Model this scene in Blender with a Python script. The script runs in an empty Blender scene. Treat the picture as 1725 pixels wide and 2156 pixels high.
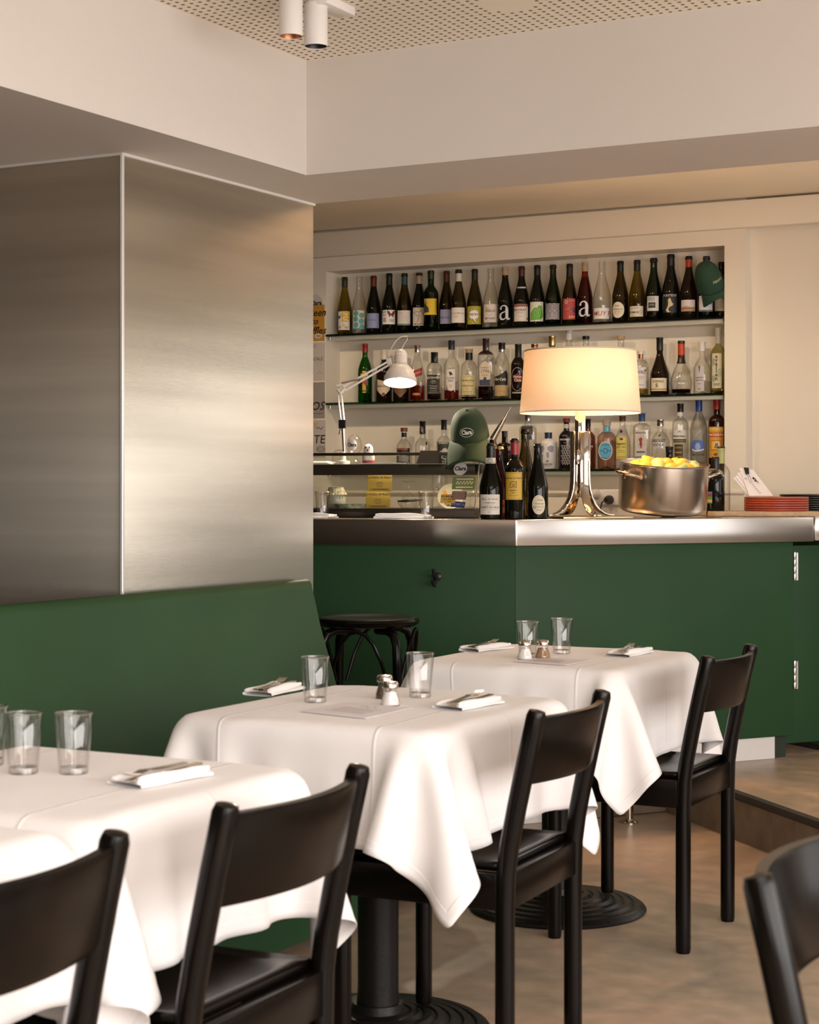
import bpy, bmesh, math, random
import numpy as np
from mathutils import Vector, Matrix
from mathutils.geometry import tessellate_polygon

random.seed(7)
PI = math.pi
SC = bpy.context.scene
COL = SC.collection
# ------------------------------------------------------------------ camera
# world: X runs along the back wall to the right, Y along the bench into the room, Z up
FPX, HC, HY, CX0 = 3800.0, 1.25, 1025.0, 862.5
CA = math.radians(28.2)
CO, SI = math.cos(CA), math.sin(CA)
cam = bpy.data.cameras.new('camera')
cam.sensor_fit = 'HORIZONTAL'
cam.sensor_width = 36.0
cam.lens = FPX / 1725.0 * 36.0
cam.shift_y = -(2156 / 2 - HY) / 1725.0
cam.clip_start = 0.05
cam.dof.use_dof = True
cam.dof.focus_distance = 7.0
cam.dof.aperture_fstop = 11.0
camo = bpy.data.objects.new('camera', cam)
camo.location = (0, 0, HC)
camo.rotation_euler = (PI / 2, 0, CA)
COL.objects.link(camo)
SC.camera = camo
# ------------------------------------------------------------------ world, light, exposure
SC.view_settings.view_transform = 'Standard'
SC.view_settings.look = 'None'
SC.view_settings.gamma = 1.0
SC.view_settings.use_curve_mapping = False
SC.view_settings.exposure = 0.0
SC.cycles.use_denoising = True
SC.cycles.max_bounces = 10
SC.cycles.diffuse_bounces = 5
SC.cycles.glossy_bounces = 5
SC.cycles.transmission_bounces = 8
SC.cycles.transparent_max_bounces = 32
SC.cycles.sample_clamp_indirect = 6.0
SC.cycles.blur_glossy = 0.5
wd = bpy.data.worlds.new('daylight')
SC.world = wd
wd.use_nodes = True
wb = wd.node_tree.nodes['Background']
wb.inputs[0].default_value = (1.0, 0.93, 0.88, 1)
wb.inputs[1].default_value = 0.35


def area(name, loc, target, sx, sy, power, col):
    l = bpy.data.lights.new(name, 'AREA')
    l.shape = 'RECTANGLE'
    l.size, l.size_y, l.energy, l.color = sx, sy, power, col
    o = bpy.data.objects.new(name, l)
    o.location = loc
    d = Vector(target) - Vector(loc)
    o.rotation_euler = d.to_track_quat('-Z', 'Y').to_euler()
    COL.objects.link(o)
    return o


DAY = (1.0, 0.95, 0.915)
# daylight entering through the windows of the right wall, of the wall behind the camera, an unseen rooflight added to light the table tops and an unseen high window at the back right
area('window_daylight', (2.80, 1.1, 1.35), (0.3, 1.5, -0.9), 6.4, 1.9, 385, DAY)
area('window_daylight', (2.80, 6.4, 1.45), (0, 6.4, 1.2), 2.4, 1.8, 27, DAY)
area('window_daylight', (1.2, -3.2, 1.5), (-0.6, 1, 0.0), 2.4, 1.8, 45, DAY)
area('added_top_fill', (0.75, -0.3, 2.50), (0.75, -0.3, 0), 2.9, 3.6, 150, DAY)  # soft fill from above, added to brighten the table tops
area('window_daylight', (0.0, 8.3, 2.0), (-0.6, 3, 1.5), 2.6, 0.75, 17, DAY)


# ------------------------------------------------------------------ layout helpers (image frame 1725 x 2156 -> metres)
def ray(px, py):
    a = (px - CX0) / FPX
    return Vector((CO * a - SI, SI * a + CO, (HY - py) / FPX))


def P(px, py, z):
    return Vector((0, 0, HC)) + ray(px, py) * z


def on_z(px, py, z):
    return P(px, py, (HC - z) * FPX / (py - HY))


def on_u(px, py, u):
    r = ray(px, py)
    return P(px, py, u / r.y)


def depth(p):
    return -p[0] * SI + p[1] * CO


def plan(px, p0, d):
    """where the vertical plane through px meets the plan line p0 + t d"""
    r = ray(px, HY)
    t = (p0[1] * r.x - p0[0] * r.y) / (d[0] * r.y - d[1] * r.x)
    return Vector((p0[0] + d[0] * t, p0[1] + d[1] * t))


def face_cam(p, off=0.0):
    return math.atan2(-p[0], p[1]) + math.radians(off)


# ------------------------------------------------------------------ materials
MATS = {}


def nt(name):
    m = bpy.data.materials.new(name)
    m.use_nodes = True
    return m, m.node_tree.nodes, m.node_tree.links, m.node_tree.nodes['Principled BSDF']


def mat(name, col, rough=0.5, metal=0.0, spec=0.5, coat=0.0, noise=None, bump=None, emit=None, sheen=0.0, trans=0.0):
    """noise=(scale, amount, detail[, stretch]) varies the colour; bump=(scale, strength[, stretch])"""
    if name in MATS:
        return MATS[name]
    m, N, L, b = nt(name)
    b.inputs['Base Color'].default_value = (*col, 1)
    b.inputs['Roughness'].default_value = rough
    b.inputs['Metallic'].default_value = metal
    b.inputs['Specular IOR Level'].default_value = spec
    b.inputs['Coat Weight'].default_value = coat
    b.inputs['Sheen Weight'].default_value = sheen
    b.inputs['Transmission Weight'].default_value = trans
    tc = None
    if noise or bump:
        tc = N.new('ShaderNodeTexCoord')
    if noise:
        n = N.new('ShaderNodeTexNoise')
        n.inputs['Scale'].default_value = noise[0]
        n.inputs['Detail'].default_value = noise[2] if len(noise) > 2 else 3
        src = tc.outputs['Object']
        if len(noise) > 3:
            mp = N.new('ShaderNodeMapping')
            mp.inputs['Scale'].default_value = noise[3]
            L.new(src, mp.inputs[0])
            src = mp.outputs[0]
        L.new(src, n.inputs['Vector'])
        r = N.new('ShaderNodeMapRange')
        r.inputs['From Min'].default_value, r.inputs['From Max'].default_value = 0.3, 0.7
        r.inputs['To Min'].default_value, r.inputs['To Max'].default_value = 1 - noise[1], 1 + noise[1]
        L.new(n.outputs['Fac'], r.inputs['Value'])
        v = N.new('ShaderNodeVectorMath')
        v.operation = 'SCALE'
        v.inputs[0].default_value = col
        L.new(r.outputs[0], v.inputs['Scale'])
        L.new(v.outputs[0], b.inputs['Base Color'])
    if bump:
        n = N.new('ShaderNodeTexNoise')
        n.inputs['Scale'].default_value = bump[0]
        n.inputs['Detail'].default_value = 4
        src = tc.outputs['Object']
        if len(bump) > 2:
            mp = N.new('ShaderNodeMapping')
            mp.inputs['Scale'].default_value = bump[2]
            L.new(src, mp.inputs[0])
            src = mp.outputs[0]
        L.new(src, n.inputs['Vector'])
        bn = N.new('ShaderNodeBump')
        bn.inputs['Strength'].default_value = bump[1]
        bn.inputs['Distance'].default_value = 0.01
        L.new(n.outputs['Fac'], bn.inputs['Height'])
        L.new(bn.outputs[0], b.inputs['Normal'])
    if emit:
        b.inputs['Emission Color'].default_value = (*emit[0], 1)
        b.inputs['Emission Strength'].default_value = emit[1]
    MATS[name] = m
    return m


def glass(name, tint, rough=0.02, edge=0.55, ior=1.45):
    """thin walled glass: reflects by Fresnel, tints what shows through, more so where the wall is seen edge-on"""
    if name in MATS:
        return MATS[name]
    m, N, L, b = nt(name)
    N.remove(b)
    out = N['Material Output']
    tr = N.new('ShaderNodeBsdfTransparent')
    gl = N.new('ShaderNodeBsdfGlossy')
    gl.inputs['Roughness'].default_value = rough
    lw = N.new('ShaderNodeLayerWeight')
    lw.inputs[0].default_value = 0.5
    p5 = N.new('ShaderNodeMath')
    p5.operation = 'POWER'
    p5.inputs[1].default_value = 5
    L.new(lw.outputs['Facing'], p5.inputs[0])
    f0 = ((ior - 1) / (ior + 1)) ** 2
    fr = N.new('ShaderNodeMath')
    fr.operation = 'MULTIPLY_ADD'
    fr.inputs[1].default_value, fr.inputs[2].default_value = 1 - f0, f0
    L.new(p5.outputs[0], fr.inputs[0])
    p2 = N.new('ShaderNodeMath')
    p2.operation = 'POWER'
    p2.inputs[1].default_value = 2
    L.new(lw.outputs['Facing'], p2.inputs[0])
    mx = N.new('ShaderNodeMix')
    mx.data_type = 'RGBA'
    mx.inputs[6].default_value = (*tint, 1)
    mx.inputs[7].default_value = (*[c * edge for c in tint], 1)
    L.new(p2.outputs[0], mx.inputs[0])
    L.new(mx.outputs[2], tr.inputs[0])
    ms = N.new('ShaderNodeMixShader')
    L.new(fr.outputs[0], ms.inputs[0])
    L.new(tr.outputs[0], ms.inputs[1])
    L.new(gl.outputs[0], ms.inputs[2])
    L.new(ms.outputs[0], out.inputs[0])
    MATS[name] = m
    return m


def ink(col, rough=0.55):
    k = 'ink_%d_%d_%d' % tuple(int(c * 255) for c in col)
    return mat(k, tuple((c / 12.92 if c <= .04045 else ((c + .055) / 1.055) ** 2.4) for c in col), rough)


WALL = mat('wall_paint', (0.66, 0.605, 0.56), 0.75, bump=(60, 0.05), noise=(1.2, 0.025, 3))
WARMWALL = mat('bar_wall_paint', (0.76, 0.70, 0.595), 0.6, bump=(60, 0.05), noise=(1.5, 0.03, 3))
GREEN = mat('green_vinyl', (0.021, 0.060, 0.022), 0.45, spec=0.18, bump=(260, 0.06), noise=(3, 0.08, 2))
GREENP = mat('green_lacquer', (0.021, 0.062, 0.025), 0.5, spec=0.2, bump=(180, 0.04), noise=(2.5, 0.07, 2))
STEEL = mat('brushed_steel', (0.58, 0.54, 0.46), 0.35, 1.0, noise=(1.0, 0.13, 5, (.6, .6, 12)), bump=(30, 0.05, (0.4, 0.4, 40)))
_b = STEEL.node_tree.nodes['Principled BSDF']
_t = STEEL.node_tree.nodes.new('ShaderNodeTangent')
_t.direction_type = 'RADIAL'
_t.axis = 'Z'
_b.inputs['Anisotropic'].default_value = 0.85
STEEL.node_tree.links.new(_t.outputs[0], _b.inputs['Tangent'])
STEELB = mat('bar_steel', (0.66, 0.63, 0.60), 0.2, 1.0, noise=(6, 0.03, 3))
CHROME = mat('polished_chrome', (0.60, 0.52, 0.44), 0.06, 1.0)
ALU = mat('aluminium_trim', (0.80, 0.78, 0.75), 0.3, 0.4)
WHITEM = mat('white_enamel', (0.80, 0.76, 0.73), 0.35)
BLACKW = mat('black_stained_wood', (0.0035, 0.0024, 0.0018), 0.22, spec=0.2)
BLACKI = mat('black_cast_iron', (0.006, 0.005, 0.0045), 0.4, spec=0.25, bump=(120, 0.08))
BLACKP = mat('black_plastic', (0.012, 0.012, 0.012), 0.4)
LINEN = mat('white_linen', (0.88, 0.86, 0.85), 0.85, sheen=0.15, bump=(900, 0.05))
PAPER = mat('white_paper', (0.80, 0.76, 0.75), 0.8)
CUTLERY = mat('cutlery_steel', (0.55, 0.48, 0.42), 0.18, 1.0)
CORK = mat('cork', (0.42, 0.28, 0.17), 0.8, noise=(120, 0.2, 3))
WOODB = mat('beech_board', (0.50, 0.33, 0.18), 0.55, noise=(5, 0.15, 4, (1, 14, 8)))
TERRA = mat('terracotta_glaze', (0.40, 0.07, 0.035), 0.35, noise=(8, 0.1, 2))
GCLEAR = glass('clear_glass', (0.95, 0.945, 0.92), edge=.5, ior=1.6)
GTUMB = glass('tumbler_glass', (0.985, 0.98, 0.975), edge=0.88, ior=1.7)
GPALE = glass('pale_grey_glass', (0.955, 0.95, 0.93), edge=0.5, ior=1.6)
GFROST = glass('frosted_glass', (0.78, 0.78, 0.76), rough=0.3, edge=0.6)
GOLIVE = glass('olive_glass', (0.50, 0.42, 0.10), edge=0.35)
GOLIVD = glass('dark_olive_glass', (0.30, 0.24, 0.05), edge=0.3)
GGREEN = glass('green_glass', (0.07, 0.16, 0.03), edge=0.35)
GGREEND = glass('dark_green_glass', (0.08, 0.17, 0.045), edge=0.3)
GEMER = glass('emerald_glass', (0.05, 0.34, 0.05), edge=0.4)
GROSE = glass('rose_glass', (0.55, 0.10, 0.03), edge=0.45)
GDARK = mat('black_glass', (0.005, 0.005, 0.003), 0.05, spec=0.25)
GBROWN = mat('brown_black_glass', (0.010, 0.005, 0.0025), 0.05, spec=0.25)
LAMBER = glass('amber_spirit', (0.62, 0.20, 0.03), edge=0.6, ior=1.1)
LDARK = glass('dark_spirit', (0.16, 0.035, 0.01), edge=0.6, ior=1.1)
LGOLD = glass('golden_spirit', (0.75, 0.62, 0.22), edge=0.6, ior=1.1)
GRIM = glass('bright_glass_rim', (0.9, 0.9, 0.9), rough=0.25, edge=.9, ior=3.2)
SHELFG = glass('shelf_glass', (0.30, 0.42, 0.33), edge=0.25)
PANEG = glass('case_glass', (0.93, 0.95, 0.92), edge=0.8)


# ------------------------------------------------------------------ geometry helpers
class MB:
    """collects shapes; build() links them as ONE mesh object"""

    def __init__(s):
        s.v, s.f, s.m, s.sm = [], [], [], []

    def add(s, v, f, mi=0, smooth=False, M=None):
        b = len(s.v)
        if M is not None:
            v = [M @ Vector(p) for p in v]
        s.v += [tuple(p) for p in v]
        s.f += [tuple(i + b for i in q) for q in f]
        s.m += [mi] * len(f)
        s.sm += [smooth] * len(f)
        return s

    def box(s, c, d, mi=0, M=None, rot=0.0):
        x, y, z = d[0] / 2, d[1] / 2, d[2] / 2
        R = Matrix.Translation(Vector(c)) @ Matrix.Rotation(rot, 4, 'Z')
        if M is not None:
            R = M @ R
        v = [(-x, -y, -z), (x, -y, -z), (x, y, -z), (-x, y, -z), (-x, -y, z), (x, -y, z), (x, y, z), (-x, y, z)]
        return s.add(v, [(3, 2, 1, 0), (4, 5, 6, 7), (0, 1, 5, 4), (1, 2, 6, 5), (2, 3, 7, 6), (3, 0, 4, 7)], mi, False, R)

    def prism(s, poly, z0, z1, mi=0, M=None):
        """plan polygon (anticlockwise) extruded from z0 to z1"""
        n = len(poly)
        v = [(p[0], p[1], z0) for p in poly] + [(p[0], p[1], z1) for p in poly]
        f = [tuple(range(n))[::-1], tuple(range(n, 2 * n))] + [(i, (i + 1) % n, n + (i + 1) % n, n + i) for i in range(n)]
        return s.add(v, f, mi, False, M)

    def lathe(s, prof, seg=24, mi=0, M=None, sq=None, flat=1.0, close=True):
        """prof: (r, z) list; sq: superellipse exponent (2 = round); flat: y squash"""
        v, f = [], []
        n = len(prof)
        for r, z in prof:
            for k in range(seg):
                a = 2 * PI * (k + .5) / seg
                c, d = math.cos(a), math.sin(a)
                e = r
                if sq:
                    e = r / (abs(c) ** sq + abs(d) ** sq) ** (1 / sq)
                v.append((c * e, d * e * flat, z))
        for i in range(n - 1):
            for k in range(seg):
                k2 = (k + 1) % seg
                f.append((i * seg + k, i * seg + k2, (i + 1) * seg + k2, (i + 1) * seg + k))
        if close:
            if prof[0][0] > 1e-5:
                f.append(tuple(range(seg))[::-1])
            if prof[-1][0] > 1e-5:
                f.append(tuple((n - 1) * seg + k for k in range(seg)))
        return s.add(v, f, mi, True, M)

    def tube(s, path, r, seg=10, mi=0, M=None, flat=None):
        """round bar along path; r a number or a list; flat=(w, h, up) makes a flat bar"""
        pts = [Vector(p) for p in path]
        n = len(pts)
        rs = r if isinstance(r, (list, tuple)) else [r] * n
        v, f = [], []
        up = Vector((0.123, 0.217, 0.968)).normalized()
        nrm = None
        for i, p in enumerate(pts):
            t = (pts[min(i + 1, n - 1)] - pts[max(i - 1, 0)]).normalized()
            if nrm is None:
                nrm = t.cross(up)
                if nrm.length < 1e-3:
                    nrm = t.cross(Vector((1, 0, 0)))
                nrm.normalize()
            nrm = (nrm - t * nrm.dot(t)).normalized()
            bn = t.cross(nrm)
            for k in range(seg):
                a = 2 * PI * k / seg
                v.append(p + (nrm * math.cos(a) + bn * math.sin(a)) * rs[i])
        for i in range(n - 1):
            for k in range(seg):
                k2 = (k + 1) % seg
                f.append((i * seg + k, i * seg + k2, (i + 1) * seg + k2, (i + 1) * seg + k))
        f.append(tuple(range(seg))[::-1])
        f.append(tuple((n - 1) * seg + k for k in range(seg)))
        return s.add(v, f, mi, True, M)

    def strip(s, path, w, th, wdir, mi=0):
        """flat bar: rectangular section w (along wdir) by th, swept along path"""
        pts = [Vector(p) for p in path]
        n = len(pts)
        wd_ = Vector(wdir).normalized()
        v, f = [], []
        for i, p in enumerate(pts):
            t = (pts[min(i + 1, n - 1)] - pts[max(i - 1, 0)]).normalized()
            nn = t.cross(wd_).normalized()
            for a, b in ((-1, -1), (1, -1), (1, 1), (-1, 1)):
                v.append(p + wd_ * (a * w / 2) + nn * (b * th / 2))
        for i in range(n - 1):
            for k in range(4):
                k2 = (k + 1) % 4
                f.append((i * 4 + k, i * 4 + k2, i * 4 + 4 + k2, i * 4 + 4 + k))
        f += [(3, 2, 1, 0), tuple((n - 1) * 4 + k for k in range(4))]
        return s.add(v, f, mi)

    def grid(s, fn, nu, nv, mi=0, smooth=True, th=None):
        v = [fn(i / nu, j / nv) for i in range(nu + 1) for j in range(nv + 1)]
        f = [(i * (nv + 1) + j, (i + 1) * (nv + 1) + j, (i + 1) * (nv + 1) + j + 1, i * (nv + 1) + j + 1) for i in range(nu) for j in range(nv)]
        return s.add(v, f, mi, smooth)

    def build(s, name, mats, parent=None, loc=None, rot=None, bev=0.0, seg=2, solid=0.0, sub=0):
        me = bpy.data.meshes.new(name)
        me.from_pydata(s.v, [], s.f)
        ms = mats if isinstance(mats, (list, tuple)) else [mats]
        for m in ms:
            me.materials.append(m)
        me.polygons.foreach_set('material_index', s.m)
        me.polygons.foreach_set('use_smooth', s.sm)
        if bev > 0:
            b = bmesh.new()
            b.from_mesh(me)
            bmesh.ops.recalc_face_normals(b, faces=b.faces)
            e = [x for x in b.edges if len(x.link_faces) == 2 and x.calc_face_angle(0) > 0.6]
            bmesh.ops.bevel(b, geom=e, offset=bev, segments=seg, affect='EDGES', profile=0.5, clamp_overlap=True)
            for fc in b.faces:
                fc.smooth = True
            b.to_mesh(me)
            b.free()
            me.set_sharp_from_angle(angle=0.6)
        elif any(s.sm):
            me.set_sharp_from_angle(angle=0.75)
        o = bpy.data.objects.new(name, me)
        COL.objects.link(o)
        if parent is not None:
            o.parent = parent
        if loc is not None:
            o.location = loc
        if rot is not None:
            o.rotation_euler = rot
        if solid:
            d = o.modifiers.new('thickness', 'SOLIDIFY')
            d.thickness = solid
            d.offset = -1
        if sub:
            d = o.modifiers.new('smooth', 'SUBSURF')
            d.levels = d.render_levels = sub
        return o


def tag(o, label=None, cat=None, group=None, kind=None):
    for k, v in (('label', label), ('category', cat), ('group', group), ('kind', kind)):
        if v:
            o[k] = v
    return o


def thing(name, label, cat, loc=(0, 0, 0), rz=0.0, group=None, rot=None):
    o = bpy.data.objects.new(name, None)
    o.empty_display_size = 0.05
    COL.objects.link(o)
    o.location = loc
    o.rotation_euler = rot if rot else (0, 0, rz)
    return tag(o, label, cat, group)


def struct(o):
    o['kind'] = 'structure'
    return o


def copy_tree(o, parent=None):
    c = o.copy()
    COL.objects.link(c)
    c.parent = parent
    for ch in [k for k in bpy.data.objects if k.parent == o]:
        copy_tree(ch, c)
    return c


TXT = {}


def text2d(body, bold=0.0, shear=0.0, width=1.0):
    k = (body, bold, shear, width)
    if k not in TXT:
        c = bpy.data.curves.new('lettering', 'FONT')
        c.body = body
        c.size = 1.0
        c.offset = bold
        c.shear = shear
        c.resolution_u = 2
        c.align_x = 'CENTER'
        c.align_y = 'CENTER'
        o = bpy.data.objects.new('lettering', c)
        m = bpy.data.meshes.new_from_object(o)
        TXT[k] = ([(v.co.x * width, v.co.y) for v in m.vertices], [tuple(p.vertices) for p in m.polygons])
        bpy.data.objects.remove(o)
        bpy.data.meshes.remove(m)
        bpy.data.curves.remove(c)
    return TXT[k]


def stroke2d(pts, w):
    v, f = [], []
    n = len(pts)
    for i, p in enumerate(pts):
        a, b = pts[max(i - 1, 0)], pts[min(i + 1, n - 1)]
        dx, dy = b[0] - a[0], b[1] - a[1]
        l = math.hypot(dx, dy) or 1
        ww = w[i] if isinstance(w, (list, tuple)) else w
        v += [(p[0] - dy / l * ww / 2, p[1] + dx / l * ww / 2), (p[0] + dy / l * ww / 2, p[1] - dx / l * ww / 2)]
    f = [(2 * i + 1, 2 * i + 3, 2 * i + 2, 2 * i) for i in range(n - 1)]
    return v, f


def poly2d(pts):
    tri = tessellate_polygon([[Vector((p[0], p[1], 0)) for p in pts]])
    return list(pts), [tuple(t) for t in tri]


def ell(x, y, rx, ry, n=20, a0=0.0, a1=2 * PI):
    return [(x + rx * math.cos(a0 + (a1 - a0) * k / n), y + ry * math.sin(a0 + (a1 - a0) * k / n)) for k in range(n)]


def rect_strip(x, y, w, h, n):
    v, f = [], []
    for i in range(n + 1):
        xx = x - w / 2 + w * i / n
        v += [(xx, y - h / 2), (xx, y + h / 2)]
    f = [(2 * i, 2 * i + 2, 2 * i + 3, 2 * i + 1) for i in range(n)]
    return v, f


def slice_x(v, f, step):
    """cut faces along vertical lines so that a print can follow a round bottle"""
    ov, of = [], []
    for q in f:
        p = [v[i] for i in q]
        k0 = math.floor(min(a[0] for a in p) / step + 1e-6)
        k1 = math.ceil(max(a[0] for a in p) / step - 1e-6)
        if k1 - k0 <= 1:
            of.append(tuple(range(len(ov), len(ov) + len(p))))
            ov += p
            continue
        for k in range(k0, k1):
            poly = p
            for lim, sg in ((k * step, 1), ((k + 1) * step, -1)):
                out = []
                for i in range(len(poly)):
                    a, b_ = poly[i], poly[(i + 1) % len(poly)]
                    da, db = (a[0] - lim) * sg, (b_[0] - lim) * sg
                    if da >= 0:
                        out.append(a)
                    if (da > 0 and db < 0) or (da < 0 and db > 0):
                        t = da / (da - db)
                        out.append((lim, a[1] + (b_[1] - a[1]) * t))
                poly = out
            if len(poly) > 2:
                of.append(tuple(range(len(ov), len(ov) + len(poly))))
                ov += poly
    return ov, of


def prints(ops, place, name, parent, loc=None, rot=None):
    """flat print from 2-D ops in millimetres; place(x, y, layer) -> 3-D point"""
    b = MB()
    mats, idx = [], {}
    for li, op in enumerate(ops):
        k = op[0]
        if k == 't':      # text, x, y, size, colour, bold, shear, width
            _, s, x, y, sz, col = op[:6]
            bold = op[6] if len(op) > 6 else 0.0
            sh = op[7] if len(op) > 7 else 0.0
            wd_ = op[8] if len(op) > 8 else 1.0
            v, f = text2d(s, bold, sh, wd_)
            rot_ = op[9] if len(op) > 9 else 0.0
            c, d = math.cos(rot_), math.sin(rot_)
            v = [(x + (a * c - e * d) * sz, y + (a * d + e * c) * sz) for a, e in v]
        elif k == 'r':    # rectangle x, y, w, h, colour
            _, x, y, w, h, col = op
            v, f = rect_strip(x, y, w, h, max(1, int(w / 7)))
        elif k == 'e':
            _, x, y, rx, ry, col = op
            v, f = poly2d(ell(x, y, rx, ry))
        elif k == 'ring':
            _, x, y, rx, ry, w, col = op
            pts = ell(x, y, rx, ry, 28)
            v, f = stroke2d(pts + pts[:2], w)
        elif k == 's':
            _, pts, w, col = op
            v, f = stroke2d(pts, w)
        else:             # 'p'
            _, pts, col = op
            v, f = poly2d(pts)
        if k != 't' or op[4] > 16:
            v, f = slice_x(v, f, 6.0)
        if col not in idx:
            idx[col] = len(mats)
            mats.append(ink(col))
        b.add([place(p[0] / 1000, p[1] / 1000, li) for p in v], f, idx[col])
    return b.build(name, mats, parent, loc, rot)


def bend(R, z0, lift=0.0005, ang=0.0):
    def place(x, y, li):
        r = R + lift + 0.00012 * li
        a = x / R + ang
        return (r * math.sin(a), -r * math.cos(a), z0 + y)
    return place


def flatp(y0, z0, x0=0.0, lift=0.0005):
    return lambda x, y, li: (x0 + x, y0 - lift - 0.00012 * li, z0 + y)


# ================================================================== the setting
Z_SOF, Z_CEIL, Z_BARC = 2.186, 2.529, 2.56
W_SOF, U_SOF, U_SOF2 = -2.834, 4.63, 5.112
W_COL, U_COL = -3.10, 4.076
U_WALL = 7.95
PLAT = 0.1675

# lower floor: poured concrete, brown-grey with tan and grey swirls
m, N, L, b = nt('polished_concrete')
tc = N.new('ShaderNodeTexCoord')
n1 = N.new('ShaderNodeTexNoise')
n1.inputs['Scale'].default_value = 1.1
n1.inputs['Detail'].default_value = 4
n1.inputs['Distortion'].default_value = 1.2
L.new(tc.outputs['Object'], n1.inputs['Vector'])
cr = N.new('ShaderNodeValToRGB')
e = cr.color_ramp.elements
e[0].position, e[0].color = 0.36, (0.29, 0.235, 0.175, 1)
e[1].position, e[1].color = 0.62, (0.54, 0.36, 0.245, 1)
e2 = cr.color_ramp.elements.new(0.47)
e2.color = (0.40, 0.305, 0.22, 1)
L.new(n1.outputs['Fac'], cr.inputs[0])
n2 = N.new('ShaderNodeTexNoise')
n2.inputs['Scale'].default_value = 14
n2.inputs['Detail'].default_value = 6
L.new(tc.outputs['Object'], n2.inputs['Vector'])
mr = N.new('ShaderNodeMapRange')
mr.inputs['To Min'].default_value, mr.inputs['To Max'].default_value = 0.86, 1.12
mr.inputs['From Min'].default_value, mr.inputs['From Max'].default_value = 0.3, 0.7
L.new(n2.outputs['Fac'], mr.inputs[0])
vs = N.new('ShaderNodeVectorMath')
vs.operation = 'SCALE'
L.new(cr.outputs[0], vs.inputs[0])
L.new(mr.outputs[0], vs.inputs['Scale'])
L.new(vs.outputs[0], b.inputs['Base Color'])
rr = N.new('ShaderNodeMapRange')
rr.inputs['To Min'].default_value, rr.inputs['To Max'].default_value = 0.30, 0.48
L.new(n2.outputs['Fac'], rr.inputs[0])
L.new(rr.outputs[0], b.inputs['Roughness'])
CONC = m
CONCR = mat('raw_concrete', (0.17, 0.125, 0.085), 0.8, noise=(9, 0.25, 6), bump=(30, 0.25))

o = MB().box((-1.3, 2.4, -0.05), (7.8, 11.8, 0.1)).build('floor', CONC)
struct(o)

# bar plan: corner of the steel front, its two directions and inward normals
BC = Vector((-2.783, 6.020))
D1 = Vector((0.585, 0.811)).normalized()
D2 = Vector((-0.9805, -0.1945)).normalized()
N1 = Vector((-D1.y, D1.x))
N2 = Vector((D2.y, -D2.x))


def bar_line(seg, n):
    d, nn = (D1, N1) if seg == 1 else (D2, N2)
    return BC + nn * n, d


def bar_corner(n):
    p1, d1 = bar_line(1, n)
    p2, d2 = bar_line(2, n)
    w = p2 - p1
    t = (w.x * d2.y - w.y * d2.x) / (d1.x * d2.y - d1.y * d2.x)
    return p1 + d1 * t


def bar_pt(seg, t, n):
    p, d = bar_line(seg, n)
    return p + d * t


def bar_px(px, seg, n, z=1.129):
    p, d = bar_line(seg, n)
    q = plan(px, p, d)
    return Vector((q.x, q.y, z))


A1 = math.atan2(D1.y, D1.x)          # heading of the right bar front
A2 = math.atan2(-D2.y, -D2.x)        # heading of the left bar front (left to right)

# raised floor behind the 45 degree step
S0 = Vector((-2.032, 6.203))
SD = Vector((0.7071, -0.7071))
Sa, Sb = S0 - SD * 1.2, S0 + SD * 3.6
plat = [Sa, Sb, Vector((Sb.x + 1.2, Sb.y)), Vector((2.6, 8.3)), Vector((-4.5, 8.3)), Vector((-4.5, 7.2))]
pf = MB().prism(plat, 0.0, PLAT).build('floor_platform', [CONC])
struct(pf)
SN = Vector((0.7071, 0.7071))
st = MB()
q0, q1 = S0 - SD * 0.62, Sb
st.prism([q0 - SN * 0.004, q1 - SN * 0.004, q1 + SN * 0.002, q0 + SN * 0.002], 0.005, PLAT - 0.022)
o = st.build('trim_1', CONCR)
struct(o)
o = MB().prism([q0 - SN * 0.006, q1 - SN * 0.006, q1 + SN * 0.028, q0 + SN * 0.028], PLAT - 0.02, PLAT + 0.003).build('trim_2', mat('step_edge_strip', (0.03, 0.026, 0.022), 0.6), bev=0.002)
struct(o)

# ceiling: perforated acoustic board in the raised field, holes cut through
CEILM = mat('perforated_board', (0.90, 0.83, 0.71), 0.85)
CAV = mat('ceiling_cavity', (0.09, 0.07, 0.045), 0.9)  # board above the holes, cavity shade put into its colour


HOLE_SHADE = mat('hole_shade', (0.16, 0.12, 0.075), 0.9)  # dark hole walls: the shade inside the perforations is painted in


def perforated(x0, x1, y0, y1, z, pitch, r, skip):
    b = MB()
    nx, ny = int((x1 - x0) / pitch), int((y1 - y0) / pitch)
    h = pitch / 2
    sq = [(-h, -h), (0, -h), (h, -h), (h, 0), (h, h), (0, h), (-h, h), (-h, 0)]
    oc = [(r * math.cos(a), r * math.sin(a)) for a in [PI * 1.25 + k * PI / 4 for k in range(8)]]
    for i in range(nx):
        for j in range(ny):
            cx, cy = x0 + (i + .5) * pitch, y1 - (j + .5) * pitch
            if skip(cx, cy):
                b.add([(cx + p[0], cy + p[1], z) for p in sq], [tuple(range(8))[::-1]])
                continue
            v = [(cx + p[0], cy + p[1], z) for p in sq] + [(cx + p[0], cy + p[1], z) for p in oc] + [(cx + p[0], cy + p[1], z + .012) for p in oc]
            b.add(v, [(k, 8 + k, 8 + (k + 1) % 8, (k + 1) % 8) for k in range(8)])
            b.add(v[8:], [(k, 8 + k, 8 + (k + 1) % 8, (k + 1) % 8) for k in range(8)], 1)
    return b


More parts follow.
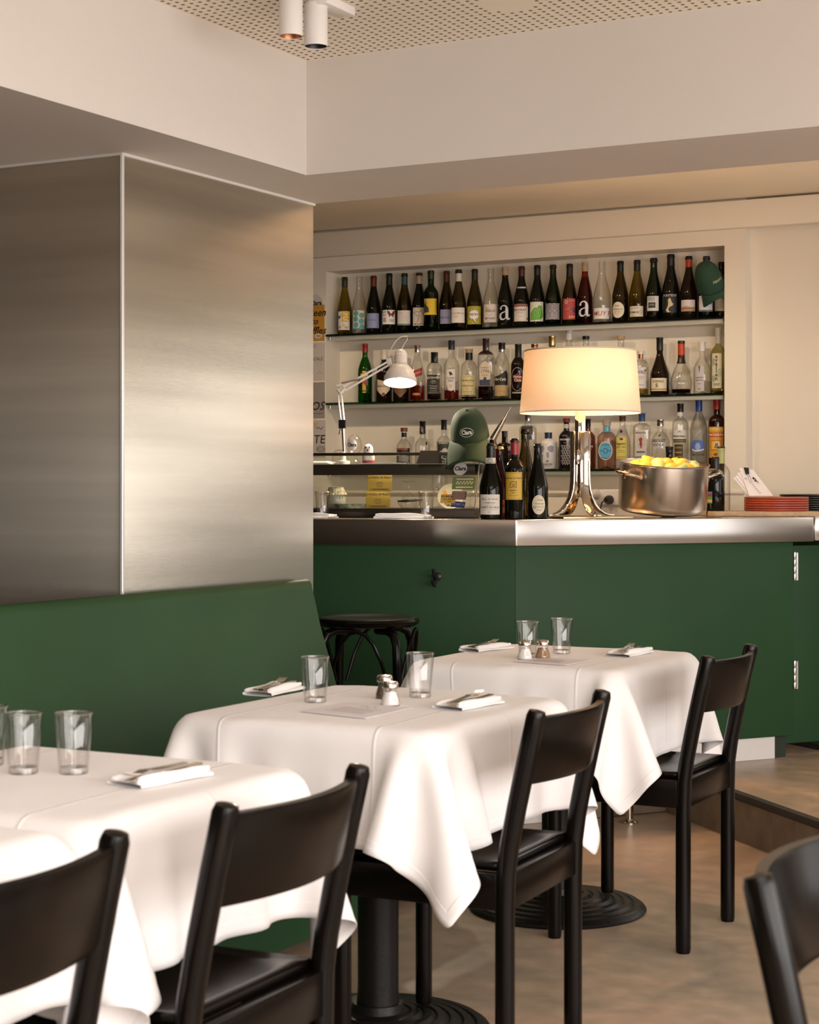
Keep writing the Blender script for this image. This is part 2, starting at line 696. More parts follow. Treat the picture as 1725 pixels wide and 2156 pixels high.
ce = MB()
ce.box((-1.1, 3.2, Z_CEIL + 0.10), (7.2, 3.0, 0.08))
ce.box((-1.85, -0.55, Z_CEIL + 0.10), (2.0, 4.5, 0.08))
ceil = ce.build('ceiling', CAV)
struct(ceil)
pc = perforated(W_SOF, -0.5, 3.3, U_SOF, Z_CEIL, 0.0272, 0.0060, lambda x, y: (x + 2.03) ** 2 + ((y - 4.33) * 1.0) ** 2 < 0.075 ** 2)
pc.box((1.1, 3.17, Z_CEIL + 0.006), (3.2, 2.92, 0.012))
pc.box((-1.667, 2.43, Z_CEIL + 0.006), (2.334, 1.64, 0.012))
pc.box((-1.78, -0.7, Z_CEIL + 0.006), (2.1, 4.6, 0.012))
pc.box((0.95, -2.6, Z_CEIL + 0.006), (3.4, 0.8, 0.012))
pc.box((2.45, -0.3, Z_CEIL + 0.006), (0.4, 3.9, 0.012))
tag(pc.build('perforated_board', [CEILM, HOLE_SHADE], ceil), kind='stuff')

# dropped soffit (L shaped): its two white faces, underside, then the ceiling over the bar
so = MB()
so.box(((W_SOF - 5.2) / 2, 1.0, (Z_SOF + 2.75) / 2), (5.2 + W_SOF, 2 * (U_SOF2 - 1.0), 2.75 - Z_SOF))
so.box(((W_SOF + 2.8) / 2, (U_SOF + U_SOF2) / 2, (Z_SOF + 2.75) / 2), (2.8 - W_SOF, U_SOF2 - U_SOF, 2.75 - Z_SOF))
struct(so.build('wall_soffit', WALL))
struct(MB().box((-1.2, 6.62, Z_BARC + 0.05), (8.0, 3.0, 0.1)).build('ceiling_bar', WARMWALL))

# stainless clad column with trims, standing behind the bench
colm = MB().box(((W_COL - 4.6) / 2 - 0.004, (U_COL + U_SOF2) / 2, Z_SOF / 2), (4.6 + W_COL - 0.012, U_SOF2 - U_COL - 0.012, Z_SOF)).build('wall_column', mat('column_core', (.035, .027, .02), .6))
struct(colm)
MB().box((W_COL - 0.004, (U_COL + U_SOF2) / 2, Z_SOF / 2), (0.006, U_SOF2 - U_COL - 0.004, Z_SOF - 0.004)).build('panel', STEEL, colm, bev=0.001)
MB().box(((W_COL - 4.6) / 2 - 0.004, U_COL + 0.004, Z_SOF / 2), (4.6 + W_COL - 0.012, 0.006, Z_SOF - 0.004)).build('panel', STEEL, colm, bev=0.001)
MB().box((W_COL + 0.001, U_COL - 0.001, Z_SOF / 2), (0.011, 0.011, Z_SOF)).build('corner_trim', ALU, colm, bev=0.003, seg=3)
tt = MB()
tt.box((W_COL, (U_COL + U_SOF2) / 2, Z_SOF - 0.0035), (0.012, U_SOF2 - U_COL, 0.007))
tt.box(((W_COL - 4.6) / 2, U_COL, Z_SOF - 0.0035), (4.6 + W_COL, 0.012, 0.007))
tt.build('top_trim', ALU, colm)

# back wall with the bottle niche
NX0, NX1, NZ0, NZ1, ND = -4.748, -2.629, 1.20, 2.353, 0.135
wf = MB()
X0, X1 = -6.0, -2.527
wf.box(((X0 + NX0) / 2, U_WALL + .15, 1.28), (NX0 - X0, .3, 2.56))
wf.box(((NX1 + X1) / 2, U_WALL + .15, 1.28), (X1 - NX1, .3, 2.56))
wf.box(((NX0 + NX1) / 2, U_WALL + .15, (NZ1 + 2.56) / 2), (NX1 - NX0, .3, 2.56 - NZ1))
wf.box(((NX0 + NX1) / 2, U_WALL + .15, NZ0 / 2), (NX1 - NX0, .3, NZ0))
wf.box(((NX0 + NX1) / 2, U_WALL + ND + .08, (NZ0 + NZ1) / 2), (NX1 - NX0, .15, NZ1 - NZ0))
wf.box((-2.0, U_WALL + .20, 1.28), (1.10, .3, 2.56))
wf.box((2.0, U_WALL + .20, 1.28), (1.0, .3, 2.56))
wf.box((0.3, U_WALL + .20, 2.48), (3.6, .3, .16))
wf.box((0.3, U_WALL + .20, .74), (3.6, .3, 1.48))
bw = struct(wf.build('wall_back', WARMWALL))
MB().box((-3.2, U_WALL - .012, 2.487), (5.6, 0.05, 0.125)).build('beam', WARMWALL, bw, bev=0.004)
MB().box((-3.66, U_WALL - .003, 1.226), (2.24, 0.012, 0.012)).build('ledge', WARMWALL, bw)

BROWN = mat('brown_wall_panel', (0.06, 0.040, 0.027), 0.6, noise=(2, .1, 3))
# remaining room (outside the frame): left, right and rear walls with the window openings the daylight comes through
struct(MB().box((-5.15, 2.4, 1.3), (0.1, 11.6, 2.6)).build('wall_left', BROWN))
rw = MB()
rw.box((2.62, 2.4, 0.32), (0.12, 11.6, 0.64))
rw.box((2.62, 2.4, 2.56), (0.12, 11.6, 0.2))
for y0, y1 in ((-3.4, -2.1), (4.3, 5.1), (7.7, 8.3)):
    rw.box((2.62, (y0 + y1) / 2, 1.5), (0.12, y1 - y0, 2.1))
struct(rw.build('wall_right', WALL))
rb = MB()
rb.box((-1.25, -3.0, 0.32), (7.8, 0.12, 0.64))
rb.box((-1.25, -3.0, 2.6), (7.8, 0.12, 0.2))
for x0, x1 in ((-5.2, 0.0), (2.4, 2.7)):
    rb.box(((x0 + x1) / 2, -3.0, 1.5), (x1 - x0, 0.12, 2.0))
struct(rb.build('wall_rear', BROWN))
wfr = mat('window_frame_paint', (0.05, 0.05, 0.045), 0.4)
w1 = MB()
for k in range(5):
    w1.box((2.62, -2.1 + 1.6 * k, 1.55), (0.07, 0.07, 1.9))
w1.box((2.62, 1.1, 1.95), (0.06, 6.3, 0.05))
struct(w1.build('window_1', wfr))
w2 = MB()
for k in range(4):
    w2.box((0.0 + 0.8 * k, -3.0, 1.57), (0.07, 0.07, 1.86))
struct(w2.build('window_2', wfr))
MB().box((0.3, U_WALL + .045, .62), (3.5, .01, 1.24)).build('unseen_dark_panel', BROWN, bw)  # unseen dark panel added to tone down the column's reflection
w4 = MB()  # frame bars around the added rooflight fill, out of view
for k in range(4):
    w4.box((-.7 + .967 * k, -0.3, Z_CEIL + .03), (.05, 3.8, .07))
for k in range(3):
    w4.box((0.75, -2.1 + 1.8 * k, Z_CEIL + .03), (2.95, .05, .07))
struct(w4.build('added_rooflight_frame', wfr))
w3 = MB()
for x in (-0.62, 0.35, 1.3):
    w3.box((x, U_WALL + .15, 1.94), (0.06, 0.07, 0.92))
struct(w3.build('window_3', wfr))

# ------------------------------------------------------------------ bench along the left
UB0, UB1 = -1.0, 4.965
bench = thing('bench', 'long green leather bench with tall padded backrest in front of the steel column', 'bench', (-2.9, 2.0, 0))
BX = -2.9


def bench_prof():
    out = [(-3.085, .40), (-3.085, .945)]
    out += [(-3.045 + .028 * math.cos(a), .925 + .030 * math.sin(a)) for a in [PI * .62, PI * .45, PI * .28, PI * .12, 0]]
    out += [(-2.985, .80), (-2.94, .66), (-2.895, .52), (-2.885, .40)]
    return out


bb = MB()
pr = bench_prof()
n = len(pr)
v = [(x - BX, u - 2.0, z) for u in (UB0, UB1) for x, z in pr]
bb.add(v, [(i, n + i, n + (i + 1) % n, (i + 1) % n) for i in range(n)], 0, True)
bb.add(v, [tuple(range(n)), tuple(range(n, 2 * n))[::-1]])
bb.build('backrest', GREEN, bench, bev=0.008, seg=3)
MB().box((-2.70 - BX, (UB0 + UB1) / 2 - 2, .41), (.40, UB1 - UB0, .12)).build('seat', GREEN, bench, bev=0.03, seg=4)
MB().box((-2.72 - BX, (UB0 + UB1) / 2 - 2, .19), (.36, UB1 - UB0 - .02, .32)).build('base', GREENP, bench)

# ------------------------------------------------------------------ bar counter
bar = thing('bar_counter', 'green panelled bar counter with thick stainless steel top across the back', 'bar counter', (BC.x, BC.y, 0))


def loc2(p):
    return (p.x - BC.x, p.y - BC.y)


TR = 1.365
LL = 1.75


def bar_poly(n0, n1, tl=LL, tr=TR):
    a = [bar_pt(2, tl, n0), bar_corner(n0), bar_pt(1, tr, n0)]
    c = [bar_pt(1, tr, n1), bar_corner(n1), bar_pt(2, tl, n1)]
    return [loc2(p) for p in a + c]


MB().prism(bar_poly(0, .72), 1.031, 1.129).build('countertop', STEELB, bar, bev=0.004, seg=3)


def seg_poly(seg, t0, t1, n0, n1):
    q = [bar_pt(seg, t0, n0), bar_pt(seg, t1, n0), bar_pt(seg, t1, n1), bar_pt(seg, t0, n1)]
    q = [loc2(p) for p in q]
    return q if seg == 1 else q[::-1]


c03, c05 = bar_corner(.03), bar_corner(.06)


def t_of(seg, p, n):
    q, d = bar_line(seg, n)
    return (p - q).dot(d)


MB().prism(seg_poly(1, t_of(1, c03, .03) + .001, 1.285, .03, .055), .257, 1.031).build('front_panel', GREENP, bar, bev=0.003)
MB().prism(seg_poly(2, t_of(2, c03, .03) + .001, LL, .03, .055), .257, 1.031).build('front_panel', GREENP, bar, bev=0.003)
MB().prism(bar_poly(.06, .30, LL, 1.27), .02, 1.03).build('carcass', mat('bar_carcass', (.02, .03, .02), .8), bar)
KICK = mat('kick_steel', (0.80, 0.77, 0.75), 0.4, 0.35)
MB().prism(seg_poly(1, .42, 1.205, .045, .06), PLAT + .001, .262).build('kick_plate', KICK, bar)
kp = MB()
kp.prism(seg_poly(2, t_of(2, c05, .045), LL, .045, .06), .001, .262)
kp.prism(seg_poly(1, t_of(1, c05, .045), .18, .045, .06), .001, .262)
kp.build('kick_plate', KICK, bar)
MB().prism(seg_poly(1, .18, .70, .02, .06), .001, PLAT).build('plinth', CONCR, bar, bev=0.01)
# coat hook under the counter on the left front
hp = bar_px(922, 2, .028)
hk = MB()
hk.lathe([(0, 0), (.016, 0), (.016, .006), (.008, .012), (0, .012)], 16, 0, Matrix.Translation((0, 0, 0)) @ Matrix.Rotation(PI / 2, 4, 'X'))
hk.tube([(0, -.01, .0), (0, -.045, .004), (0, -.056, .018), (0, -.057, .03)], [.0065, .0065, .0065, .0085], 8)
hk.tube([(0, -.01, -.004), (0, -.03, -.018), (0, -.045, -.032), (0, -.06, -.026), (0, -.066, -.012)], [.0065, .0065, .0065, .0065, .0085], 8)
ho = thing('coat_hook', 'small black double coat hook on the dark green bar front', 'hook', (hp.x, hp.y, .915), A2)
hk.build('hook', BLACKP, ho)
# steel foot rail posts standing on the lower floor in front of the bar
for px, lab in ((1325, 'short steel post standing on the floor under the far right table'), (1199, 'short steel post half hidden behind the middle chair')):
    q = bar_px(px, 1, -.10, 0)
    r = thing('foot_rail_post', lab, 'post', (q.x, q.y, 0), group='steel posts in front of the bar plinth')
    MB().lathe([(.016, .004), (.016, .22), (0, .222)], 16).build('pole', CHROME, r)
    MB().lathe([(.034, 0), (.034, .004), (.020, .010), (.016, .014)], 20).build('flange', CHROME, r)
fr_ = MB().tube([(*bar_pt(1, t, -.10), .235) for t in (0.0, .62)], .016, 12)
tag(fr_.build('foot_rail', CHROME), 'steel foot rail carried by short posts along the bar plinth', 'foot rail')
# hatch to the right of the bar: recessed door with hinges, and the fixed panel beyond it
hat = thing('bar_hatch', 'recessed dark green hatch door with two hinges at the right end of the bar', 'hatch', (*bar_pt(1, 1.30, .12), PLAT), A1)
MB().box((.085, 0, .445), (.20, .03, .80)).build('door', GREENP, hat, bev=.003)
for z in (.76, .32):
    hg = MB()
    for k in range(4):
        hg.lathe([(.0075, 0), (.0085, .002), (.0085, .026), (.0075, .028)], 12, 0, Matrix.Translation((.045, -.02, z - .055 + .029 * k)))
    hg.box((.055, -.0165, z), (.022, .003, .112))
    hg.build('hinge', mat('satin_steel', (.75, .73, .7), .3, 1.0), hat)
side = thing('service_counter', 'dark green service counter continuing beyond the hatch at the right edge', 'counter', (*bar_pt(1, 1.50, .10), PLAT), A1)
MB().box((.24, .2, .44), (.46, .4, .84)).build('front_panel', GREENP, side, bev=.003)
MB().box((.24, .2, .01), (.46, .36, .02)).build('plinth', BLACKP, side)
MB().prism([bar_pt(1, TR + .002, -.006), bar_pt(1, 2.0, -.006), bar_pt(1, 2.0, .50), bar_pt(1, TR + .002, .56)], 1.034, 1.133).build('countertop', STEELB, side, bev=.004).matrix_parent_inverse = (Matrix.Translation(side.location) @ Matrix.Rotation(A1, 4, 'Z')).inverted()


# ================================================================== tables, cloths, chairs
def sim_cloth(hx, hy, ov, seed=0, planes=(), steps=340, iters=8, boxes=()):
    """a square cloth dropped on a table block: position based cloth in numpy"""
    sp, t = .025, .006
    nx, ny = int(round(2 * (hx + ov) / sp)) + 1, int(round(2 * (hy + ov) / sp)) + 1
    gx, gy = np.linspace(-hx - ov, hx + ov, nx), np.linspace(-hy - ov, hy + ov, ny)
    dx, dy = gx[1] - gx[0], gy[1] - gy[0]
    p = np.zeros((nx, ny, 3))
    p[:, :, 0], p[:, :, 1] = gx[:, None], gy[None, :]
    rng = np.random.default_rng(seed)
    p[:, :, 2] = t + rng.random((nx, ny)) * .002
    ex, ey = np.maximum(np.abs(p[:, :, 0]) - hx, 0), np.maximum(np.abs(p[:, :, 1]) - hy, 0)
    q = p.copy()
    sw = ex * ey * .15
    q[:, :, 0] += np.sign(p[:, :, 1]) * sw
    q[:, :, 1] -= np.sign(p[:, :, 0]) * sw
    I0, J0 = np.meshgrid(np.arange(nx), np.arange(ny), indexing='ij')
    cons = []
    D = math.hypot(dx, dy)
    for di, dj, Ln, k in ((1, 0, dx, 1), (0, 1, dy, 1), (1, 1, D, .5), (1, -1, D, .5), (2, 0, 2 * dx, .06), (0, 2, 2 * dy, .06)):
        ok = (I0 + di < nx) & (J0 + dj < ny) & (J0 + dj >= 0)
        I, J = I0[ok], J0[ok]
        par = ((I if di else J) // max(abs(di), abs(dj))) % 2
        for c in (0, 1):
            s = par == c
            cons.append((I[s] * ny + J[s], (I[s] + di) * ny + J[s] + dj, Ln, k))
    p, q = p.reshape(-1, 3), q.reshape(-1, 3)
    g = -9.8 / 3600 * .13
    h = (hx, hy)
    for s in range(steps):
        v = (p - q) * .985
        q = p.copy()
        p = p + v
        p[:, 2] += g
        for it in range(iters):
            for a, b_, Ln, k in cons:
                d = p[b_] - p[a]
                l = np.sqrt((d * d).sum(1)) + 1e-9
                c = (.5 * k * (l - Ln) / l)[:, None] * d
                p[a] += c
                p[b_] -= c
            if it % 3 == 1:
                m_ = np.stack([np.abs(p[:, 0]) - hx, np.abs(p[:, 1]) - hy, p[:, 2]], 1)
                mx = np.maximum(m_, 0)
                ln = np.sqrt((mx * mx).sum(1))
                near = (ln < t) & (ln > 1e-7)
                if near.any():
                    nn = mx[near] / ln[near][:, None]
                    nn[:, 0] *= np.sign(p[near, 0])
                    nn[:, 1] *= np.sign(p[near, 1])
                    p[near] += nn * (t - ln[near])[:, None]
                idx = np.where(m_.max(1) <= 0)[0]
                if len(idx):
                    w = m_[idx].argmax(1)
                    for ax in (0, 1):
                        ii = idx[w == ax]
                        p[ii, ax] = np.sign(p[ii, ax]) * (h[ax] + t)
                    p[idx[w == 2], 2] = t
                top = (m_[:, 2] < t * 1.3) & (m_[:, 0] < 0) & (m_[:, 1] < 0)
                q[top, :2] = p[top, :2] - (p[top, :2] - q[top, :2]) * .3
                for ax, sgn, lim in planes:
                    lim = lim + .26 * max(0.0, 1 - s / 170)      # the neighbour's edge closes in slowly
                    bad = p[:, ax] * sgn > lim
                    p[bad, ax] = sgn * lim
                for (bx0, bx1, by0, by1, bz) in boxes:      # furniture the cloth may not enter
                    ins = (p[:, 0] > bx0) & (p[:, 0] < bx1) & (p[:, 1] > by0) & (p[:, 1] < by1) & (p[:, 2] < bz)
                    ii = np.where(ins)[0]
                    if len(ii):
                        dd = np.stack([p[ii, 1] - by0, by1 - p[ii, 1], bz - p[ii, 2], bx1 - p[ii, 0] if bx0 < -2 else np.full(len(ii), 9.0)], 1)
                        w = dd.argmin(1)
                        p[ii[w == 0], 1] = by0
                        p[ii[w == 1], 1] = by1
                        p[ii[w == 2], 2] = bz
                        p[ii[w == 3], 0] = bx1
    return p, nx, ny


# linen with pressed crease lines (relief only)
m, N, L, b = nt('tablecloth_linen')
b.inputs['Base Color'].default_value = (0.86, 0.825, 0.82, 1)
b.inputs['Roughness'].default_value = 0.8
b.inputs['Sheen Weight'].default_value = 0.12
uvn = N.new('ShaderNodeUVMap')
sx = N.new('ShaderNodeSeparateXYZ')
L.new(uvn.outputs[0], sx.inputs[0])


def crease(sock, k):
    a = N.new('ShaderNodeMath'); a.operation = 'MULTIPLY_ADD'; a.inputs[1].default_value = k; a.inputs[2].default_value = 0.5
    L.new(sock, a.inputs[0])
    f = N.new('ShaderNodeMath'); f.operation = 'FRACT'
    L.new(a.outputs[0], f.inputs[0])
    c = N.new('ShaderNodeMath'); c.operation = 'SUBTRACT'; c.inputs[1].default_value = 0.5
    L.new(f.outputs[0], c.inputs[0])
    d = N.new('ShaderNodeMath'); d.operation = 'ABSOLUTE'
    L.new(c.outputs[0], d.inputs[0])
    e = N.new('ShaderNodeMapRange'); e.inputs['From Max'].default_value = 0.014; e.inputs['To Min'].default_value = 1; e.inputs['To Max'].default_value = 0
    L.new(d.outputs[0], e.inputs[0])
    return e.outputs[0]


mxn = N.new('ShaderNodeMath'); mxn.operation = 'MAXIMUM'
L.new(crease(sx.outputs[0], 3), mxn.inputs[0])
L.new(crease(sx.outputs[1], 2), mxn.inputs[1])
def hem(sock):
    c = N.new('ShaderNodeMath'); c.operation = 'SUBTRACT'; c.inputs[1].default_value = 0.5
    L.new(sock, c.inputs[0])
    d = N.new('ShaderNodeMath'); d.operation = 'ABSOLUTE'
    L.new(c.outputs[0], d.inputs[0])
    e = N.new('ShaderNodeMapRange'); e.inputs['From Min'].default_value = 0.476; e.inputs['From Max'].default_value = 0.479
    L.new(d.outputs[0], e.inputs[0])
    return e.outputs[0]


hmx = N.new('ShaderNodeMath'); hmx.operation = 'MAXIMUM'
L.new(hem(sx.outputs[0]), hmx.inputs[0]); L.new(hem(sx.outputs[1]), hmx.inputs[1])
mx2 = N.new('ShaderNodeMath'); mx2.operation = 'MAXIMUM'
L.new(mxn.outputs[0], mx2.inputs[0]); L.new(hmx.outputs[0], mx2.inputs[1])
nz = N.new('ShaderNodeTexNoise'); nz.inputs['Scale'].default_value = 9; nz.inputs['Detail'].default_value = 3
L.new(uvn.outputs[0], nz.inputs['Vector'])
ad = N.new('ShaderNodeMath'); ad.operation = 'MULTIPLY_ADD'; ad.inputs[1].default_value = 2.2
L.new(nz.outputs['Fac'], ad.inputs[0]); L.new(mx2.outputs[0], ad.inputs[2])
bn = N.new('ShaderNodeBump'); bn.inputs['Strength'].default_value = 0.35; bn.inputs['Distance'].default_value = 0.004
L.new(ad.outputs[0], bn.inputs['Height']); L.new(bn.outputs[0], b.inputs['Normal'])
CLOTH = m

TZ = 0.742


def build_table(x, y, hx, hy, where, cloth_label, seed, planes=(), boxes=(), turn=0.0, ov=.245):
    t = thing('dining_table', 'black pedestal table with round ridged iron foot ' + where, 'table', (x, y, 0), turn, group='pedestal tables under white cloths')
    MB().box((0, 0, TZ - .021), (2 * hx - .03, 2 * hy - .03, .028)).build('tabletop', BLACKW, t, bev=.008, seg=3)
    pr_ = [(.258, 0), (.262, .006), (.256, .014)]
    for k in range(6):
        r = .250 - k * .030
        z = .016 + k * .0055
        pr_ += [(r, z), (r - .006, z + .006), (r - .022, z + .0065), (r - .026, z + .003)]
    pr_ += [(.062, .052), (.058, .07)]
    MB().lathe(pr_, 56).build('base', BLACKI, t)
    MB().lathe([(.050, .06), (.047, .10), (.047, .66), (.06, .70)], 28).build('pedestal', BLACKI, t)
    MB().box((0, 0, .708), (.36, .36, .018)).build('mounting_plate', BLACKI, t)
    bench_box = (-9, -2.492 - x, -9, 9 if y < 4.6 else 4.97 - y, .474 - TZ)
    p, nx, ny = sim_cloth(hx, hy, ov, seed, planes, boxes=list(boxes) + [bench_box])
    me = bpy.data.meshes.new('tablecloth')
    f = [(i * ny + j, (i + 1) * ny + j, (i + 1) * ny + j + 1, i * ny + j + 1) for i in range(nx - 1) for j in range(ny - 1)]
    me.from_pydata(p.tolist(), [], f)
    me.materials.append(CLOTH)
    me.polygons.foreach_set('use_smooth', [True] * len(f))
    uv = me.uv_layers.new(name='UVMap')
    vi = np.empty(len(me.loops), dtype=np.int32)
    me.loops.foreach_get('vertex_index', vi)
    uvs = np.stack([(vi // ny) / (nx - 1), (vi % ny) / (ny - 1)], 1).astype(np.float32)
    uv.data.foreach_set('uv', uvs.ravel())
    o = bpy.data.objects.new('tablecloth', me)
    COL.objects.link(o)
    o.location = (x, y, TZ)
    o.rotation_euler = (0, 0, turn)
    d = o.modifiers.new('smooth', 'SUBSURF'); d.levels = d.render_levels = 1
    d = o.modifiers.new('thickness', 'SOLIDIFY'); d.thickness = .0012; d.offset = 1
    tag(o, cloth_label, 'tablecloth', 'white tablecloths')
    return t


# chair: the frame of its back stands at x = 0, the seat reaches towards -x
def make_chair(label):
    c = thing('dining_chair', label, 'chair', group='black wooden chairs at the tables')
    for s in (-1, 1):
        y = s * .2
        path, rad = [], []
        for z in (0, .012, .10, .25, .38):
            path.append((0, y, z)); rad.append(.0205 if z > .005 else .0185)
        path += [(.002, y, .46), (.010, y, .52), (.026, y, .60), (.048, y, .70), (.068, y, .786), (.0705, y, .797), (.071, y, .7995)]
        rad += [.0205, .0205, .0205, .0205, .0205, .017, .006]
        MB().tube(path, rad, 16).build('leg', BLACKW, c)
        MB().tube([(-.37, s * .205, 0), (-.37, s * .205, .012), (-.37, s * .205, .44)], [.0175, .0195, .0195], 16).build('leg', BLACKW, c)
    fr = MB()
    fr.box((-.0, 0, .425), (.026, .37, .075))
    fr.box((-.37, 0, .425), (.026, .38, .075))
    for s in (-1, 1):
        fr.box((-.185, s * .203, .425), (.345, .026, .075))
    fr.build('seat_frame', BLACKW, c, bev=.003)

    def seatf(u, v_):
        x = -.012 - .352 * u
        y = (-.188 + .376 * v_)
        dip = .014 * math.sin(PI * min(1, u * 1.15)) ** 1 * (1 - ((v_ - .5) * 2) ** 4) if 0 < u < 1 else 0
        return (x, y, .462 - max(0, dip))
    sb = MB().grid(seatf, 14, 14)
    sb.build('seat', BLACKW, c, solid=.018)

    bk = MB()
    vs_, fs = [], []
    nn, rows = 18, [(.648, 0), (.72, 0), (.782, 0)]
    for i in range(nn + 1):
        t = i / nn
        y = -.196 + .392 * t
        bow = .042 * math.sin(PI * t) ** .9 if 0 < t < 1 else 0
        for z in (.645, .655, .72, .775, .784):
            x = .026 + (z - .60) * .22 + bow
            thn = .011 if .65 < z < .78 else .008
            vs_ += [(x - thn, y, z), (x + thn, y, z)]
    for i in range(nn):
        a, b2 = i * 10, (i + 1) * 10
        for k in range(4):
            fs += [(a + 2 * k, a + 2 * k + 2, b2 + 2 * k + 2, b2 + 2 * k), (a + 2 * k + 1, b2 + 2 * k + 1, b2 + 2 * k + 3, a + 2 * k + 3)]
        fs += [(a, b2, b2 + 1, a + 1), (a + 8, a + 9, b2 + 9, b2 + 8)]
    bk.add(vs_, fs, 0, True)
    bk.build('backrest', BLACKW, c)
    return c


ch0 = make_chair('black wooden chair at the far right table, in front of the white kick plate')
chairs = [
    (-1.645, 4.815, .02, None),
    (-1.575, 3.53, .05, 'black wooden chair at the middle table, between the two nearer corners of hanging cloth'),
    (-1.52, 2.34, .03, 'black wooden chair in the lower middle, at the table with two tumblers side by side'),
    (-1.525, 1.70, .0, 'black wooden chair cropped by the left edge of the photo'),
    (-0.565, 2.245, PI, 'blurred black wooden chair cropped by the right edge of the photo'),
]
for i, (x, y, r, lab) in enumerate(chairs):
    c = ch0 if i == 0 else copy_tree(ch0)
    c.location = (x, y, 0)
    c.rotation_euler = (0, 0, r)
    if lab:
        c['label'] = lab


# a front leg that stands on a table's round iron foot ends on it
for c in [o for o in bpy.data.objects if o.parent is None and o.name.startswith('dining_chair')]:
    mw = Matrix.Translation(c.location) @ Matrix.Rotation(c.rotation_euler.z, 4, 'Z')
    for ch in [k for k in bpy.data.objects if k.parent == c and k.name.startswith('leg')]:
        if max(v.co.x for v in ch.data.vertices) < -.3:
            q = mw @ Vector((-.37, ch.data.vertices[0].co.y, 0))
            for tx, ty in ((-2.14, 4.92), (-2.02, 3.615), (-2.01, 2.445), (-2.0, 1.775)):
                r_ = math.hypot(q.x - tx, q.y - ty) - .02
                if r_ < .262:
                    z0 = .0235 + .0055 * max(0, min(5.5, (.250 - r_) / .030))
                    ch.location.z = z0
                    ch.scale.z = (.44 - z0) / .44


def seatbox(tx, ty, cx, cy, turn=0):
    return (cx - .395 - tx, cx + .03 - tx, cy - .222 - ty, cy + .228 - ty, .474 - TZ)


build_table(-2.14, 4.92, .325, .335, 'at the far right by the bar', 'white cloth on the far right table nearest the bar', 3, boxes=[seatbox(-2.14, 4.92, -1.645, 4.815)])
build_table(-2.02, 3.615, .325, .355, 'in the middle between two other tables', 'white cloth on the middle table, with paper menu and two tumblers set apart', 11, boxes=[seatbox(-2.02, 3.615, -1.575, 3.53)])
build_table(-2.01, 2.445, .325, .315, 'at the left, second from the front', 'white cloth on the table holding two tumblers side by side', 5, planes=[(1, -1, .329)], boxes=[seatbox(-2.01, 2.445, -1.52, 2.34)])
build_table(-2.0, 1.775, .325, .31, 'at the lower left corner', 'white cloth on the nearest table, in the lower left corner', 8, planes=[(1, 1, .324)], boxes=[seatbox(-2.0, 1.775, -1.525, 1.70)])
TT = TZ + .0075

# ------------------------------------------------------------------ table settings
tumb_n = [0]


def tumbler(p, label, h=.105, r0=.0255, r1=.0335, grp='clear tumblers on the tables'):
    t = thing('tumbler', label, 'glass', p, group=grp)
    MB().lathe([(r0, .0015), (r0 + .0005, .006), (r1, h), (r1 - .0006, h + .0008), (r1 - .0022, h), (r0 - .0015, .012), (0, .011)], 40, close=False).build('wall', GTUMB, t)
    MB().lathe([(r1 - .0022, h - .001), (r1 - .0012, h + .0012), (r1 + .0004, h - .001), (r1 - .001, h - .002), (r1 - .0022, h - .001)], 40, close=False).build('rim', GRIM, t)
    MB().lathe([(0, .0), (r0 - .002, .0), (r0, .0015), (r0 - .0016, .011), (0, .0105)], 40, close=False).build('base', GTUMB, t)
    return t


for px, py, lab in (
        (664, 1480, 'tumbler on the middle table, between the fork and the paper menu'),
        (885, 1470, 'tumbler on the middle table, right of the salt and pepper shakers'),
        (1111, 1386, 'tumbler on the far right table, behind the salt shaker'),
        (1183, 1378, 'tumbler on the far right table, standing free right of the pepper shaker'),
        (49, 1630, 'left of the two tumblers side by side in front of the green bench'),
        (155, 1630, 'right of the two tumblers side by side in front of the green bench'),
        (-22, 1612, 'tumbler cut off by the left edge of the photo')):
    tumbler(on_z(px, py - 2, TT), lab)


def shaker(p, label, fill, name):
    t = thing(name, label, 'shaker', p, group='salt and pepper shakers')
    prof = [(.0225, .0), (.0235, .003), (.0215, .012), (.0150, .032), (.0155, .040)]
    MB().lathe([(0, .0)] + prof, 28, close=False).build('body', GTUMB, t)
    MB().lathe([(.0205, .002), (.0195, .012), (.0135, .031)], 24).build('contents', fill, t)
    MB().lathe([(.0175, .0395), (.019, .041), (.019, .050), (.016, .0545), (0, .056)], 28).build('cap', CUTLERY, t)


SALT = mat('salt', (.82, .80, .78), .9)
PEPPER = mat('ground_pepper', (.30, .17, .075), .9, noise=(600, .4, 2))
PEPPERD = mat('dark_pepper', (.10, .065, .04), .9, noise=(600, .5, 2))
shaker(on_z(822, 1485, TT), 'glass salt shaker on the middle table, in front of the pepper', SALT, 'salt_shaker')
shaker(on_z(810, 1470, TT), 'glass pepper shaker on the middle table, half hidden behind the salt', PEPPERD, 'pepper_shaker')
shaker(on_z(1106, 1388, TT), 'glass salt shaker on the far right table beside brown pepper', SALT, 'salt_shaker')
shaker(on_z(1143, 1387, TT), 'glass shaker of brown pepper on the far right table', PEPPER, 'pepper_shaker')


